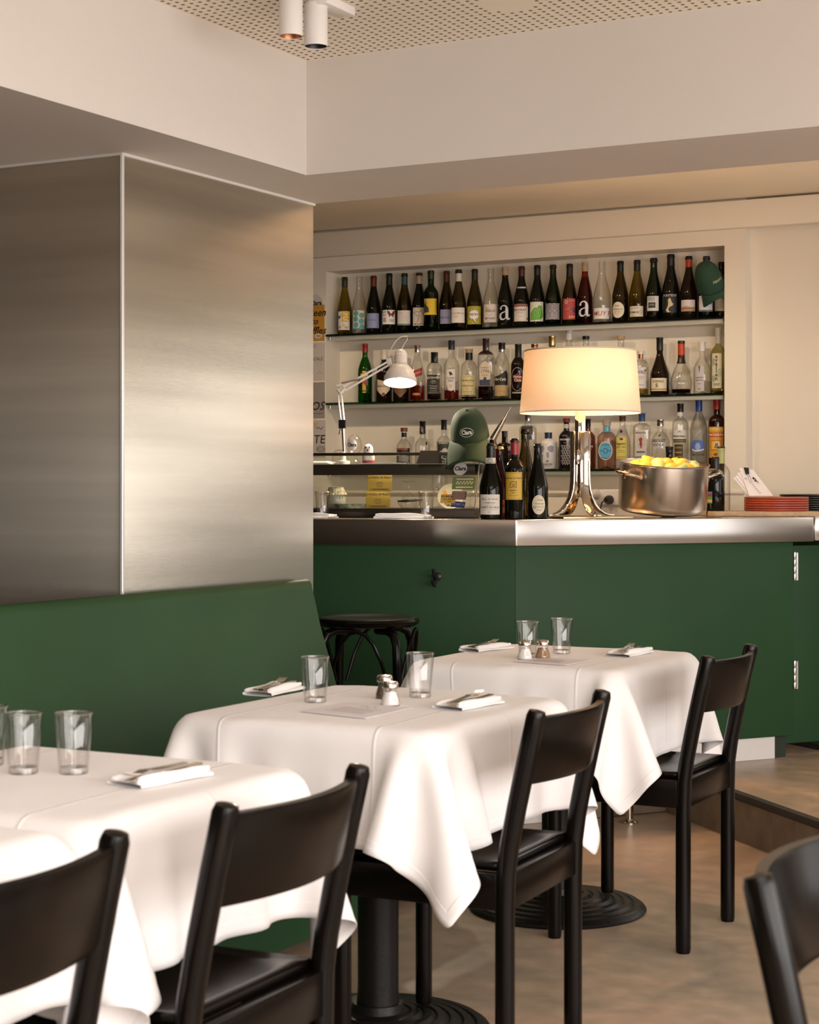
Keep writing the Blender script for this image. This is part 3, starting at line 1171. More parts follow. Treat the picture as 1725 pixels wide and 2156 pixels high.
def napkin_parts(o, lx, ly, ph):
    """flat folded pad with the loose edge rolled up along its front"""
    def pad(u, v_):
        a = 2 * PI * v_
        sx_ = 1 - .05 * math.sin(3 * u + ph)
        y = ly * .5 * math.copysign(abs(math.cos(a)) ** .5, math.cos(a)) * sx_
        z = .0042 + .0042 * math.copysign(abs(math.sin(a)) ** .6, math.sin(a)) * (1 + .25 * math.sin(7 * u + ph))
        return ((u - .5) * lx + .06 * y, y, z)
    MB().grid(pad, 16, 24).build('fold', LINEN, o)
    for s_, r_, nm in ((-1, .0085, 'rolled_edge'), (1, .0060, 'rolled_edge')):
        path, rad = [], []
        for k in range(15):
            t = k / 14
            path.append(((t - .5) * lx * .98, s_ * (ly * .34 + .004 * math.sin(4 * t + ph)), .0078 + r_ * .62))
            rad.append(r_ * (.55 + .45 * math.sin(PI * min(1, max(0, t * 1.1))) ** .4) * (1 + .12 * math.sin(9 * t + ph)))
        MB().tube(path, rad, 14).build(nm, LINEN, o)


def napkin(c, a, label, lx=.175, ly=.085):
    """folded linen napkin: soft layered pad"""
    o = thing('napkin', label, 'napkin', (c.x, c.y, TT), a, group='folded napkins on the tables')
    napkin_parts(o, lx, ly, c.x * 7)
    return o


def fork_mesh(b):
    b.strip([(-.095, 0, .004), (-.05, 0, .005), (0, 0, .007), (.035, 0, .009)], .011, .0025, (0, 1, 0))
    b.strip([(.035, 0, .009), (.05, 0, .007), (.062, 0, .006)], .020, .0018, (0, 1, 0))
    for k in range(4):
        y = -.0085 + .00567 * k
        b.tube([(.058, y, .006), (.08, y, .008), (.10, y, .0125)], [.0017, .0015, .0009], 6)


def knife_mesh(b):
    b.strip([(-.10, 0, .004), (-.05, 0, .004), (.005, 0, .004)], .013, .005, (0, 1, 0))
    b.strip([(.005, 0, .004), (.06, 0, .004), (.10, .002, .004), (.112, .005, .004)], .016, .0015, (0, 1, 0))


def cutlery(c, a, where, flip=0.0):
    z = TT + .0125
    d = Vector((math.cos(a), math.sin(a)))
    n_ = Vector((-d.y, d.x))
    for k, (nm, fn) in enumerate((('fork', fork_mesh), ('knife', knife_mesh))):
        b = MB()
        fn(b)
        pos = Vector((c.x, c.y)) + n_ * (.012 if k == 0 else -.010)
        o = b.build(nm, CUTLERY, None, (pos.x, pos.y, z), (0, 0, a + (flip if k == 0 else flip - .06)))
        tag(o, 'steel %s lying on the folded napkin %s' % (nm, where), nm, 'cutlery on the napkins')


def dir_px(px0, py0, px1, py1, z=TT):
    a, b_ = on_z(px0, py0, z), on_z(px1, py1, z)
    return math.atan2(b_.y - a.y, b_.x - a.x)


for (px, py, ax, where, fl) in (
        (577, 1457, (520, 1467, 640, 1440), 'of the middle table beside the bench', 0),
        (988, 1487, (925, 1492, 1052, 1470), 'of the middle table nearest its chair', .1),
        (1024, 1368, (972, 1374, 1078, 1362), 'of the far right table at its left', .1),
        (1326, 1378, (1275, 1385, 1378, 1367), 'of the far right table at its right', .15),
        (340, 1643, (250, 1655, 432, 1622), 'of the table at the left', PI + .1)):
    c = on_z(px, py, TT)
    a = dir_px(*ax)
    napkin(c, a, 'white folded napkin ' + where + ', under fork and knife')
    cutlery(c, a + .12, where, fl)


def menu_sheet(quad, label, ops=True):
    pts = [on_z(px, py, TT + .0025) for px, py in quad]
    b = MB()
    c = sum(pts, Vector()) / 4
    b.prism([(p.x - c.x, p.y - c.y) for p in pts], -.0012, 0)
    o = b.build('paper_menu', mat('lavender_paper', (.80, .75, .79), .75), None, c)
    tag(o, label, 'menu', 'paper menus on the tables')
    ex = (pts[1] - pts[0]).normalized()
    ey = (pts[3] - pts[0]).normalized()
    W_, H_ = (pts[1] - pts[0]).length * 1000, (pts[3] - pts[0]).length * 1000
    oo = pts[0] - c

    def place(x, y, li):
        q = oo + ex * x + ey * y
        return (q.x, q.y, .0006 + .0001 * li)
    if ops:
        gr = (.45, .40, .45)
        ll = [('s', [(W_ * .38, H_ * .72), (W_ * .44, H_ * .80), (W_ * .5, H_ * .72), (W_ * .56, H_ * .80), (W_ * .62, H_ * .74)], 3, gr)]
        for k in range(5):
            ll.append(('r', W_ * .5, H_ * (.6 - .09 * k), W_ * (.6 - .07 * (k % 2)), 2.2, gr))
        prints(ll, place, 'print', o)
    return o


menu_sheet([(632, 1497), (770, 1512), (868, 1490), (735, 1478)], 'paper menu on the middle table, in front of the shakers')
menu_sheet([(1080, 1392), (1190, 1400), (1246, 1390), (1130, 1383)], 'paper menu under the shakers on the far right table')


# ================================================================== bottles
def hx(s):
    return tuple(int(s[i:i + 2], 16) / 255 for i in (0, 2, 4))


INKD, REDI, CREAM, WHT = hx('2a2624'), hx('9c2c28'), hx('e9dfd0'), hx('e8e2dc')


def prof_burg(H, R, rn):
    o = [(R * .90, 0), (R, .006), (R, .42 * H)]
    for k in range(1, 13):
        t = k / 12
        f = (1 - t) ** 1.45 * (1 + .75 * t)
        o.append((rn * 1.04 + (R - rn * 1.04) * f, (.42 + .40 * t) * H))
    return o + [(rn, .94 * H), (rn + .0016, .945 * H), (rn + .0016, .975 * H), (rn, .982 * H), (rn, H)]


def prof_bord(H, R, rn):
    o = [(R * .90, 0), (R, .006), (R, .62 * H)]
    for k in range(1, 11):
        t = k / 10
        f = (1 - t ** 1.7) ** 1.25
        o.append((rn * 1.03 + (R - rn * 1.03) * f, (.62 + .13 * t) * H))
    return o + [(rn, .80 * H), (rn, .94 * H), (rn + .0016, .945 * H), (rn + .0016, .975 * H), (rn, H)]


def prof_shoulder(H, R, rn, s0, s1, p=2.0, q=1.0, foot=1.0):
    """straight body to s0, shoulder curve to the neck at s1"""
    o = [(R * foot * .92, 0), (R * foot, .005), (R, s0 * H)]
    for k in range(1, 11):
        t = k / 10
        o.append((rn + (R - rn) * (1 - t ** p) ** q, (s0 + (s1 - s0) * t) * H))
    return o + [(rn, .97 * H), (rn + .001, .975 * H), (rn + .001, H)]


def rad_at(prof, z):
    for (r0, z0), (r1, z1) in zip(prof, prof[1:]):
        if z0 <= z <= z1 and z1 > z0:
            return r0 + (r1 - r0) * (z - z0) / (z1 - z0)
    return prof[-1][0]


def bottle(loc, label, cat, prof, gm, caps=(), labels=(), liquid=None, rz=0.0, sq=None, flat=1.0, group=None, name='bottle', seg=28, closed=True):
    """caps: (z0, z1, extra radius, colour or material, part name); labels: dict(z, w, h, col, ops, R, ang, shape)"""
    t = thing(name, label, cat, loc, rz, group)
    MB().lathe(prof if not closed else [(0, prof[0][1] + .012), (prof[0][0] * .8, prof[0][1] + .001)] + prof, seg, sq=sq, flat=flat, close=False).build('body', gm, t)
    if liquid:
        lev, lm = liquid
        pl = [(max(r - .003, .001), z) for r, z in prof if .006 < z < lev]
        pl = [(max(prof[1][0] - .004, .001), .006)] + pl + [(max(rad_at(prof, lev) - .003, .001), lev)]
        MB().lathe(pl, seg, sq=sq, flat=flat).build('liquid', lm, t)
    for cp in caps:
        z0, z1, ex, cm = cp[:4]
        nm = cp[4] if len(cp) > 4 else 'capsule'
        cm = cm if not isinstance(cm, tuple) else mat('cap_%d_%d_%d' % tuple(int(c * 255) for c in cm), tuple(c ** 2.2 for c in cm), .35)
        zs = [z0] + [z for _, z in prof if z0 < z < z1] + [z1]
        pc_ = [(rad_at(prof, z) + ex, z) for z in zs]
        b_ = MB()
        if cp[5:] and cp[5] == 'band':
            b_.lathe(pc_, 24, close=False)
        else:
            b_.lathe([(pc_[0][0] - ex, z0)] + pc_[:-1] + [(pc_[-1][0], z1 - .0012), (pc_[-1][0] - .0012, z1), (0, z1)], 24)
        b_.build(nm, cm, t)
    for lb in labels:
        R = lb.get('R', prof[2][0])
        z, ang = lb['z'], lb.get('ang', 0.0)
        if lb.get('flat'):
            y0 = -lb['flat']
            pl0, pl1 = flatp(y0, z), flatp(y0, z, 0, .0011)
        else:
            pl0, pl1 = bend(R, z, .0005, ang), bend(R, z, .0011, ang)
        w, h = lb['w'], lb['h']
        par = t
        if lb.get('col'):
            if lb.get('shape') == 'oval':
                sh = [('e', 0, 0, w / 2, h / 2, lb['col'])]
            elif lb.get('shape'):
                sh = [('p', lb['shape'], lb['col'])]
            else:
                sh = [('r', 0, 0, w, h, lb['col'])]
            par = prints(sh, pl0, 'label', t)
        if lb.get('ops'):
            prints(lb['ops'], pl1, 'print', par)
    return t


def txts(lines, w, top, step, col=INKD):
    """rows of fine print too small to read: short bars of different length"""
    r = random.Random(len(lines) + int(w * 7 + top))
    o = []
    y = top
    for L_ in lines:
        o.append(('r', 0, y, w * L_, 1.3, col))
        y -= step
    return o


def serif_a(s, col, x=0, y=0):
    """a large lower-case a with a serifed foot, drawn as strokes; s = height in mm"""
    k = s / 100
    bowl = [(x + k * a, y + k * b_) for a, b_ in ((16, 10), (2, 6), (-14, 0), (-26, -12), (-28, -28), (-20, -42), (-6, -46), (8, -38), (16, -26))]
    stem = [(x + k * a, y + k * b_) for a, b_ in ((-24, 28), (-20, 40), (-8, 48), (6, 48), (16, 38), (19, 24), (19, -28), (24, -42), (34, -44), (42, -34))]
    dot = ell(x - 23 * k, y + 28 * k, 8 * k, 8 * k, 12)
    return [('s', bowl, [6 * k, 5 * k, 8 * k, 15 * k, 17 * k, 14 * k, 8 * k, 6 * k, 5 * k], col),
            ('s', stem, [12 * k, 9 * k, 7 * k, 9 * k, 14 * k, 18 * k, 18 * k, 15 * k, 9 * k, 3 * k], col), ('p', dot, col)]


def wavy(w, h, n, col):
    o = []
    for j in range(n):
        y0 = -h / 2 + h * (j + .5) / n
        o.append(('s', [(-w / 2 + w * i / 24, y0 + 3.2 * math.exp(-abs(y0) / 40) * math.sin(i * .9) * math.cos(y0 * .09) * (1 if y0 > 0 else -1)) for i in range(25)], h / n * .45, col))
    return o


U_B = 8.022
ZS1, ZS2, ZS3 = 2.031, 1.681, 1.337


SHIFT = {940.7: 8.042, 966: 7.994, 883: 8.042, 907.6: 7.994, 1520: 8.042, 1488: 7.998}    # neighbours standing slightly behind one another


def shelf_bottle(px, ytop, zs, R, kind, gm, desc, caps=(), labels=(), grp=None, rn=.0148, cat='bottle', name='wine_bottle', turn=-8, liquid=None, **kw):
    """caps / labels carry picture rows (py) that become heights on this bottle"""
    q = on_u(px, HY, SHIFT.get(px, U_B))
    Z = depth(q)
    H = HC + (HY - ytop) * Z / FPX - zs
    zl = lambda py: HC + (HY - py) * Z / FPX - zs
    if kind == 'burg':
        pf_ = prof_burg(H, R, rn)
    elif kind == 'bord':
        pf_ = prof_bord(H, R, rn)
    elif kind == 'custom':
        pf_ = [(r, z * H) for r, z in kw.pop('prof')]
    else:
        pf_ = prof_shoulder(H, R, rn, *kind)
    cc = [(zl(c[1]), zl(c[0]) + (.0008 if abs(c[0] - ytop) < 1 else 0), c[2], *c[3:]) for c in caps]
    ll = []
    for lb in labels:
        lb = dict(lb)
        if 'y' in lb:
            a, b_ = lb.pop('y')
            lb['z'] = zl((a + b_) / 2)
            lb['h'] = abs(zl(a) - zl(b_)) * 1000
            s = lb['h'] / 100
        if callable(lb.get('ops')):
            lb['ops'] = lb['ops'](lb['w'], lb['h'])
        ll.append(lb)
    if liquid:
        liquid = (zl(liquid[0]), liquid[1])
    return bottle((q.x, q.y, zs), desc, cat, pf_, gm, cc, ll, liquid, face_cam(q, turn), group=grp, name=name, **kw)


BLK = hx('15120f')
G1 = 'wine bottles on the top niche shelf'


def T(s, x, y, sz, col=INKD, bold=.01, shear=0.0, w=1.0):
    return ('t', s, x, y, sz, col, bold, shear, w)


def burst_ops():
    pts = []
    for k in range(28):
        a = 2 * PI * k / 28
        r = 1.0 if k % 2 else .74
        pts.append((31 * r * math.cos(a), 27 * r * math.sin(a) + 2))
    pts[22:22] = [(14, -40)]
    return [('p', [(a * 1.1 - 2, b_ * 1.08 - 1) for a, b_ in pts], INKD), ('p', pts, hx('e6e2da')), T('BANCHO!', 0, 3, 16, hx('9a5a1e'), .04)]


R_ = .0385
# shelf 1, left to right
shelf_bottle(726, 584, ZS1, R_, 'burg', GOLIVE, 'olive wine bottle at the far left of the top shelf, yellow and white floral label', [(584, 604, .0008, hx('2c2a18'))],
             [dict(y=(657, 696), w=66, col=hx('dcd5d2'), ops=lambda w, h: [('r', 10, 19, 40, 50, hx('d9a92b')), ('s', [(-2, 38), (12, 32), (24, 38), (14, 26), (22, 14), (6, 20), (-4, 8)], 4, hx('efe6cf')), ('s', [(0, 2), (12, 6), (24, -2)], 4, hx('efe6cf')),
                   ('p', [(-30, 30), (-22, 22), (-12, 30), (-20, 12), (-30, 8)], hx('4a4550')), ('e', -20, -34, 7, 5, hx('d9b648')), ('e', 0, -24, 9, 6, hx('e0c050')), ('s', [(-28, -38), (-22, -26), (-18, -40)], 3, hx('6a6450')), ('e', 18, -32, 8, 5, hx('dcb84a')), ('s', [(4, -38), (12, -30), (14, -42)], 3, hx('5c5a58'))])], G1)
shelf_bottle(757, 582, ZS1, R_, 'burg', GCLEAR, 'clear wine bottle with blue dotted label, second on the top shelf', (),
             [dict(y=(655, 694), w=66, col=hx('d8cfae'), ops=lambda w, h: [('e', x, y, 13, 14, hx('5b98a0')) for x, y in ((-12, 32), (16, 22), (-14, 4), (14, -8), (-12, -26), (18, -36))] + [('r', 0, -45, 64, 8, hx('5b98a0')), ('e', 20, 40, 9, 6, hx('e8d08a'))])], G1)
shelf_bottle(787, 581, ZS1, R_, 'burg', GDARK, 'dark wine bottle with dull red capsule and plain lilac label', [(581, 604, .0008, hx('5c1f16'))],
             [dict(y=(661, 692), w=70, col=hx('8a90b4'), ops=lambda w, h: [T('anarkista', -4, 4, 13, hx('5a6084')), ('r', 24, -30, 3, 3, hx('5a6084'))])], G1)
shelf_bottle(820, 576, ZS1, R_, 'burg', GDARK, 'dark wine bottle with a red butterfly on its white label', [(576, 600, .0008, BLK)],
             [dict(y=(654, 684), w=76, col=WHT, ops=lambda w, h: [('p', [(14, 16), (4, 30), (-6, 34), (-4, 18), (4, 8), (2, 0), (10, 4), (14, 10), (18, 4), (28, 0), (26, 8), (34, 18), (36, 34), (26, 30)], hx('7a2a28')), T('vinyes', -24, 27, 11, INKD), ('r', -22, 14, 22, 2, REDI), ('r', -22, 8, 26, 2, REDI), T('IS', -20, -14, 26, hx('8a3a34'), .02), ('r', 16, -12, 24, 1.6, INKD), ('r', 16, -17, 20, 1.6, INKD), ('r', 16, -22, 26, 1.6, INKD)])], G1)
shelf_bottle(852, 576, ZS1, R_, 'burg', GOLIVD, 'olive wine bottle with teal neck band and cream label', [(576, 583, .0012, hx('26261c')), (583, 600, .0006, hx('2f4a52'), 'neck_band', 'band')],
             [dict(y=(655, 686), w=74, col=hx('dcd2c8'), ops=lambda w, h: [('r', 0, -33, 74, 8, hx('6a8484')), T('Tiny', -14, 24, 13, hx('a89a92'), 0, .3)] + txts((.5, .7, .6, .75, .4), 60, 12, 8, hx('b09a90')))], G1)
shelf_bottle(883, 575, ZS1, R_, 'burg', GDARK, 'dark wine bottle with cream neck band and a label of thin line drawing', [(575, 581, .0014, hx('3a1a14')), (581, 598, .0006, hx('a8987a'), 'neck_band', 'band')],
             [dict(y=(649, 687), w=62, col=hx('d6c6b2'), ops=lambda w, h: [('s', [(-28, 18), (-10, 26), (4, 22), (18, 34)], 2.2, INKD), ('s', [(-20, 16), (-6, 4), (8, 10), (2, 0), (0, -14), (-6, -28)], 2.2, INKD), ('s', [(16, 30), (24, 16), (30, 0)], 2.2, INKD), T('MONROY', 4, -38, 11, INKD)])], G1)
shelf_bottle(907.6, 570, ZS1, .037, 'bord', GGREEND, 'green square-shouldered wine bottle with bright yellow label', [(570, 588, .0006, hx('1c2a14'))],
             [dict(y=(630, 664), w=72, col=hx('ddb81e'), ops=lambda w, h: [('p', [(-34, 26), (-24, 32), (-14, 20), (-22, 10), (-6, -6), (-4, -28), (-34, -30)], hx('3a3540')), ('e', -24, 24, 9, 9, hx('a08a80')), ('r', 30, 0, 4, 60, hx('8a7420'))])], G1, rn=.0155)
shelf_bottle(940.7, 571, ZS1, R_, 'burg', GOLIVD, 'olive wine bottle with brown-red capsule and lilac label, beside the yellow labelled one', [(571, 594, .0008, hx('4a2014'))],
             [dict(y=(653, 683), w=64, col=hx('9496b4'), ops=lambda w, h: [T('Bucolic', -2, -4, 17, hx('50527c'))])], G1)
shelf_bottle(966, 568, ZS1, R_, 'burg', GOLIVD, 'olive wine bottle with white neck band and plain white label', [(568, 576, .0016, hx('26241e')), (576, 593, .0006, hx('d0c8bc'), 'neck_band', 'band')],
             [dict(y=(649, 681), w=76, col=hx('ded4c8'), ops=lambda w, h: [T('CASA DE MOUZO', -4, 9, 9.5, hx('6a6058')), ('r', -10, -4, 30, 1.5, hx('a09488')), ('r', -6, -10, 24, 1.5, hx('a09488'))])], G1)
shelf_bottle(1000, 567, ZS1, .0395, 'burg', GOLIVD, 'dark olive wine bottle with lime yellow label and white comic burst', [(567, 590, .0006, hx('1e1c12'))],
             [dict(y=(646, 684), w=78, col=hx('aaa024'), ops=lambda w, h: burst_ops())], G1)
shelf_bottle(1034, 565, ZS1, .0395, 'burg', GCLEAR, 'clear wine bottle with pale label of script lettering, empty', (),
             [dict(y=(642, 680), w=74, col=hx('d4c8bc'), ops=lambda w, h: [('p', [(-30, 36), (8, 20), (0, 2), (-16, 14)], hx('bcaea2')), T('Ravelle', 0, 12, 19, hx('5a4c46'), 0, .5), ('s', [(-14, -2), (-4, -16), (14, 0)], 1.6, hx('8a7c74')), T('PET·NAT', 0, -26, 13, INKD, .02), ('r', 0, -37, 30, 1.5, hx('a09488'))])], G1)
shelf_bottle(1064, 563, ZS1, R_, 'burg', GDARK, 'black wine bottle with cork and a big white letter printed on the glass', [(563, 580, .0006, CORK, 'cork'), (580, 588, -.0005, hx('b0a898'), 'neck_glass', 'band')],
             [dict(y=(645, 675), w=60, ops=lambda w, h: serif_a(72, hx('c8c8cc')))], G1)
shelf_bottle(1098.7, 561, ZS1, .0395, 'burg', GDARK, 'dark wine bottle with dark red capsule, white collar and cream red-topped label', [(561, 582, .0008, hx('4c1814'))],
             [dict(y=(605, 614), w=48, R=.0262, col=hx('cfc6ba'), ang=.1, ops=lambda w, h: [('ring', 2, 0, 6, 4, 1, hx('a09890'))]),
              dict(y=(641, 678), w=80, col=hx('d8ccbe'), ops=lambda w, h: [('r', 0, 36, 80, 14, hx('6a2620')), T('BASTIDE NGEL', 0, 36, 11, hx('c8a090')), T('PRIORAT', -4, 12, 17, hx('4a3e38'), 0), ('r', -6, 0, 34, 1.6, hx('8a7c74')), ('r', 0, -20, 24, 1.4, hx('a09488')), ('r', 34, -30, 8, 10, hx('5a6a40'))])], G1)
shelf_bottle(1131.7, 559, ZS1, R_, 'burg', GDARK, 'dark wine bottle with a bright green leaf on its white label', [(559, 580, .0008, BLK)],
             [dict(y=(637, 678), w=74, col=hx('d8d4c8'), ops=lambda w, h: [('p', [(-34, -40), (-30, -10), (-16, 12), (-6, 20), (4, 18), (14, 30), (28, 26), (32, -4), (34, -26), (22, -38), (0, -40)], hx('4c9a22'))] + [('s', [(-28 + 10 * k, -36), (-18 + 10 * k, -8 + 3 * k), (-8 + 8 * k, 12 + 3 * k)], 1.8, hx('b4d888')) for k in range(5)])], G1)
shelf_bottle(1165, 558, ZS1, .039, 'burg', GGREEND, 'green wine bottle with a grey rippled pattern label', [(558, 565, .0012, hx('24201a'))],
             [dict(y=(640, 674), w=78, col=hx('c8c4c6'), ops=lambda w, h: wavy(w, h, 15, hx('3a363a')))], G1)
shelf_bottle(1200, 556, ZS1, .0375, 'burg', GOLIVD, 'olive wine bottle with red and violet label', [(556, 584, .0007, hx('17150f'))],
             [dict(y=(630, 674), w=68, col=hx('a8443c'), ops=lambda w, h: [('p', [(4, -4), (34, 10), (34, -20), (20, -14)], hx('5c2c58')), ('ring', -12, 34, 7, 9, 2.5, hx('dcc8b8')), ('r', -12, 34, 2, 12, hx('dcc8b8')), ('r', 14, 40, 34, 8, hx('c05a50')), ('s', [(-20, -4), (0, 4), (10, -12), (24, -2)], 2, hx('d89080')), T('3', 4, -40, 16, hx('e8b890'), .02), ('r', 20, -38, 22, 10, hx('d8906a'))])], G1)
shelf_bottle(1232, 553, ZS1, .0385, 'burg', GROSE, 'rose coloured wine bottle with cork and a big white letter printed on the glass', [(553, 572, .0004, CORK, 'cork')],
             [dict(y=(636, 668), w=60, ops=lambda w, h: serif_a(74, hx('d0d0d6')))], G1, liquid=(583, GROSE))
shelf_bottle(1268, 550, ZS1, .042, 'burg', GCLEAR, 'large clear wine bottle with low white band and big red capital letters', (),
             [dict(y=(650, 673), w=90, col=hx('e0dad6'), ops=lambda w, h: [T('MUY F', 4, -1, 31, hx('9c3034'), .005, .12)])], G1)
shelf_bottle(1306.7, 550, ZS1, .0395, 'burg', GOLIVD, 'dark wine bottle with a round cream label', [(550, 572, .0006, BLK)],
             [dict(y=(637, 671), w=64, shape='oval', ang=-.2, col=hx('d8cdb4'), ops=lambda w, h: [T('Cuvee', -4, 20, 9, INKD), T('Pinot Meunier Sec', 0, 4, 7, INKD), ('r', 0, -6, 40, 1.2, hx('8a8070')), ('r', 0, -12, 36, 1.2, hx('8a8070')), ('r', -2, -18, 26, 1.2, hx('8a8070'))])], G1)
shelf_bottle(1342, 548, ZS1, .0385, 'burg', GOLIVE, 'olive wine bottle with small low cream label, right of the round label', [(548, 570, .0006, hx('1e1a10'))],
             [dict(y=(646, 668), w=72, col=hx('d6cab6'), ops=lambda w, h: [('r', -8, 18, 44, 2, hx('9a8e7c')), ('r', -8, 13, 40, 2, hx('9a8e7c')), T('DOMUS', -14, -5, 15, INKD, .02), ('ring', 22, -2, 5, 8, 1.5, hx('8a8070')), ('r', -14, -17, 18, 1.6, INKD)])], G1)
shelf_bottle(1377, 544, ZS1, .0395, 'burg', GGREEND, 'dark sparkling wine bottle with grey and black square label', [(544, 552, .0016, BLK)],
             [dict(y=(625, 656), w=58, col=hx('cac8c4'), ops=lambda w, h: [('r', -8, 22, 36, 20, hx('a8a6a6')), ('r', -4, -8, 34, 26, hx('2a2828')), ('r', -4, -4, 22, 1.6, hx('a8a8a8')), ('r', -4, -8, 26, 1.6, hx('a8a8a8'))])], G1, rn=.0155)
shelf_bottle(1413, 536, ZS1, .0425, 'burg', GDARK, 'tallest black wine bottle, with a cream figure and capitals on a black label', [(536, 560, .0010, BLK)],
             [dict(y=(590, 600), w=20, R=.031, ang=-.02, ops=lambda w, h: [('p', [(-8, -6), (-4, 4), (2, 8), (6, 4), (10, -4), (4, -2), (0, -6)], hx('c8bca8'))]),
              dict(y=(622, 660), w=70, col=hx('17151a'), ops=lambda w, h: [T('PUNTIDO', 0, 38, 15, hx('b8b0a8'), .02), ('p', [(-2, 26), (4, 24), (12, 2), (18, -2), (10, -12), (2, -14), (-6, -24), (-2, -36), (8, -40), (-12, -40), (-18, -30), (-8, -12), (-6, 4), (-8, 16)], hx('c4b690'))])], G1, rn=.0165)
shelf_bottle(1451, 540, ZS1, .041, 'burg', GBROWN, 'dark wine bottle with orange-red neck band and landscape label', [(540, 547, .0014, BLK), (547, 563, .0006, hx('a83a22'), 'neck_band', 'band')],
             [dict(y=(633, 657), w=72, col=hx('cfc6c2'), ops=lambda w, h: [('p', [(-36, -8), (-10, -2), (20, -8), (36, -4), (36, -27), (-36, -27)], hx('a88468')), ('r', -4, -14, 50, 4, hx('7c5844')), ('r', 0, -20, 44, 3, hx('c8a088'))])], G1)
shelf_bottle(1488, 540, ZS1, .039, 'burg', GGREEND, 'dark green wine bottle beside the hanging green cap, white label with black lettering', [(540, 548, .001, hx('1e2a2c')), (548, 570, .0006, hx('24343a'), 'neck_band', 'band')],
             [dict(y=(624, 656), w=70, col=hx('ccc9cc'), ops=lambda w, h: [T('Clos', 12, 2, 21, INKD, .03), ('r', 0, -34, 70, 8, hx('5c6c74'))])], G1)
shelf_bottle(1520, 552, ZS1, .0385, 'burg', GDARK, 'dark wine bottle under the hanging green cap at the niche edge, cream label', (),
             [dict(y=(622, 656), w=66, col=hx('cdc2a6'), ops=lambda w, h: [T('Verdejo', 2, 22, 15, hx('6a5c34'), .01, .3, 1), ('r', 0, -20, 44, 1.5, hx('8a8070')), T('Uno', 18, -30, 9, INKD)])], G1)
G2 = 'spirits on the middle niche shelf'
SP = dict(cat='bottle', name='spirit_bottle', grp=G2)


def spirit(px, ytop, zs, R, kind, gm, desc, caps, labels, **kw):
    k = dict(cat='bottle', name='spirit_bottle', grp=G2 if zs == ZS2 else 'spirits on the lower niche shelf', rn=.0135)
    k.update(kw)
    return shelf_bottle(px, ytop, zs, R, kind, gm, desc, caps, labels, **k)


SILV = mat('silver_cap', (.6, .58, .54), .25, 1.0)
GOLD = mat('gold_foil', (.55, .40, .18), .3, 1.0)
COPPER = mat('copper_foil', (.45, .22, .12), .3, 1.0)
spirit(769, 724, ZS2, .0365, (.52, .78, 1.6, 1.1), GEMER, 'bright green bottle with red cap and yellow label at the left of the middle shelf', [(724, 742, .0012, hx('8a1f1c'), 'cap')],
       [dict(y=(782, 828), w=60, col=hx('c8a030'), ops=lambda w, h: [T('J', -16, -4, 44, hx('8e2220'), .03), T('&', -1, -2, 24, hx('8e2220'), .02), T('B', 14, -4, 44, hx('8e2220'), .03), ('r', 0, 36, 50, 12, hx('d8c058')), ('r', 0, -46, 56, 5, INKD), ('r', 0, 44, 40, 2, REDI)])], sq=2.4)
spirit(809, 737, ZS2, .040, (.55, .76, 1.8, 1.0), GBROWN, 'dark brown bottle with cream cap, behind the white arm lamp', [(737, 757, .0022, hx('cfc6b4'), 'cap')],
       [dict(y=(798, 836), w=76, col=hx('c4b298'), shape=[(-38, 44), (0, 34), (38, 44), (38, -10), (0, -46), (-38, -10)], ops=lambda w, h: [T('Ballantine’s', -2, 8, 15, hx('5a3a24'), .01, .3), ('e', 2, -34, 9, 9, hx('6e3a28'))])])
spirit(845, 742, ZS2, .040, (.55, .76, 1.8, 1.0), GBROWN, 'dark brown bottle mostly hidden behind the shade of the white arm lamp', [(742, 760, .0022, hx('cfc6b4'), 'cap')],
       [dict(y=(800, 838), w=76, col=hx('6a4a30'), shape=[(-38, 44), (0, 34), (38, 44), (38, -10), (0, -46), (-38, -10)], ops=lambda w, h: [('e', 2, -34, 9, 9, hx('7a5038'))])])
spirit(879, 728, ZS2, .038, (.42, .84, 1.4, 1.3), GPALE, 'clear square bottle with slanted red label, quarter full of amber spirit', [(728, 742, .0018, SILV, 'cap'), (727, 730, .0022, hx('8a3020'), 'cap_top')],
       [dict(y=(776, 798), w=62, col=hx('94262a'), shape=[(-31, 8), (31, 30), (31, -8), (-31, -30)], ops=lambda w, h: [('s', [(-24, -8), (24, 9)], 5, hx('c09068'))]), dict(y=(828, 833), w=50, col=hx('b08040'))], liquid=(812, LAMBER), sq=5, rn=.013)
spirit(915, 742, ZS2, .036, (.66, .80, 2.0, 1.0), GPALE, 'square bottle with black cap and black label with white print', [(742, 764, .0025, BLK, 'cap')],
       [dict(y=(790, 830), w=64, flat=.0335, col=hx('171412'), ops=lambda w, h: [T('JACK', -17, 33, 15, hx('d8d0c4'), .02, 0, .85), T('DANIEL’S', 12, 33, 13, hx('d8d0c4'), .02, 0, .75), ('ring', 0, 12, 14, 8, 1.6, hx('b0a89c')), T('N°7', 0, 12, 9, hx('d8d0c4'), .02), T('Tennessee', 0, -8, 10, hx('d8d0c4'), 0, .3), T('WHISKEY', 0, -20, 9, hx('d8d0c4')), ('r', 0, -30, 34, 2, hx('a09a90')), ('r', 0, -38, 46, 2, hx('a09a90')), ('r', 0, -44, 46, 1.5, hx('a09a90'))])], liquid=(828, LDARK), sq=7, rn=.015)
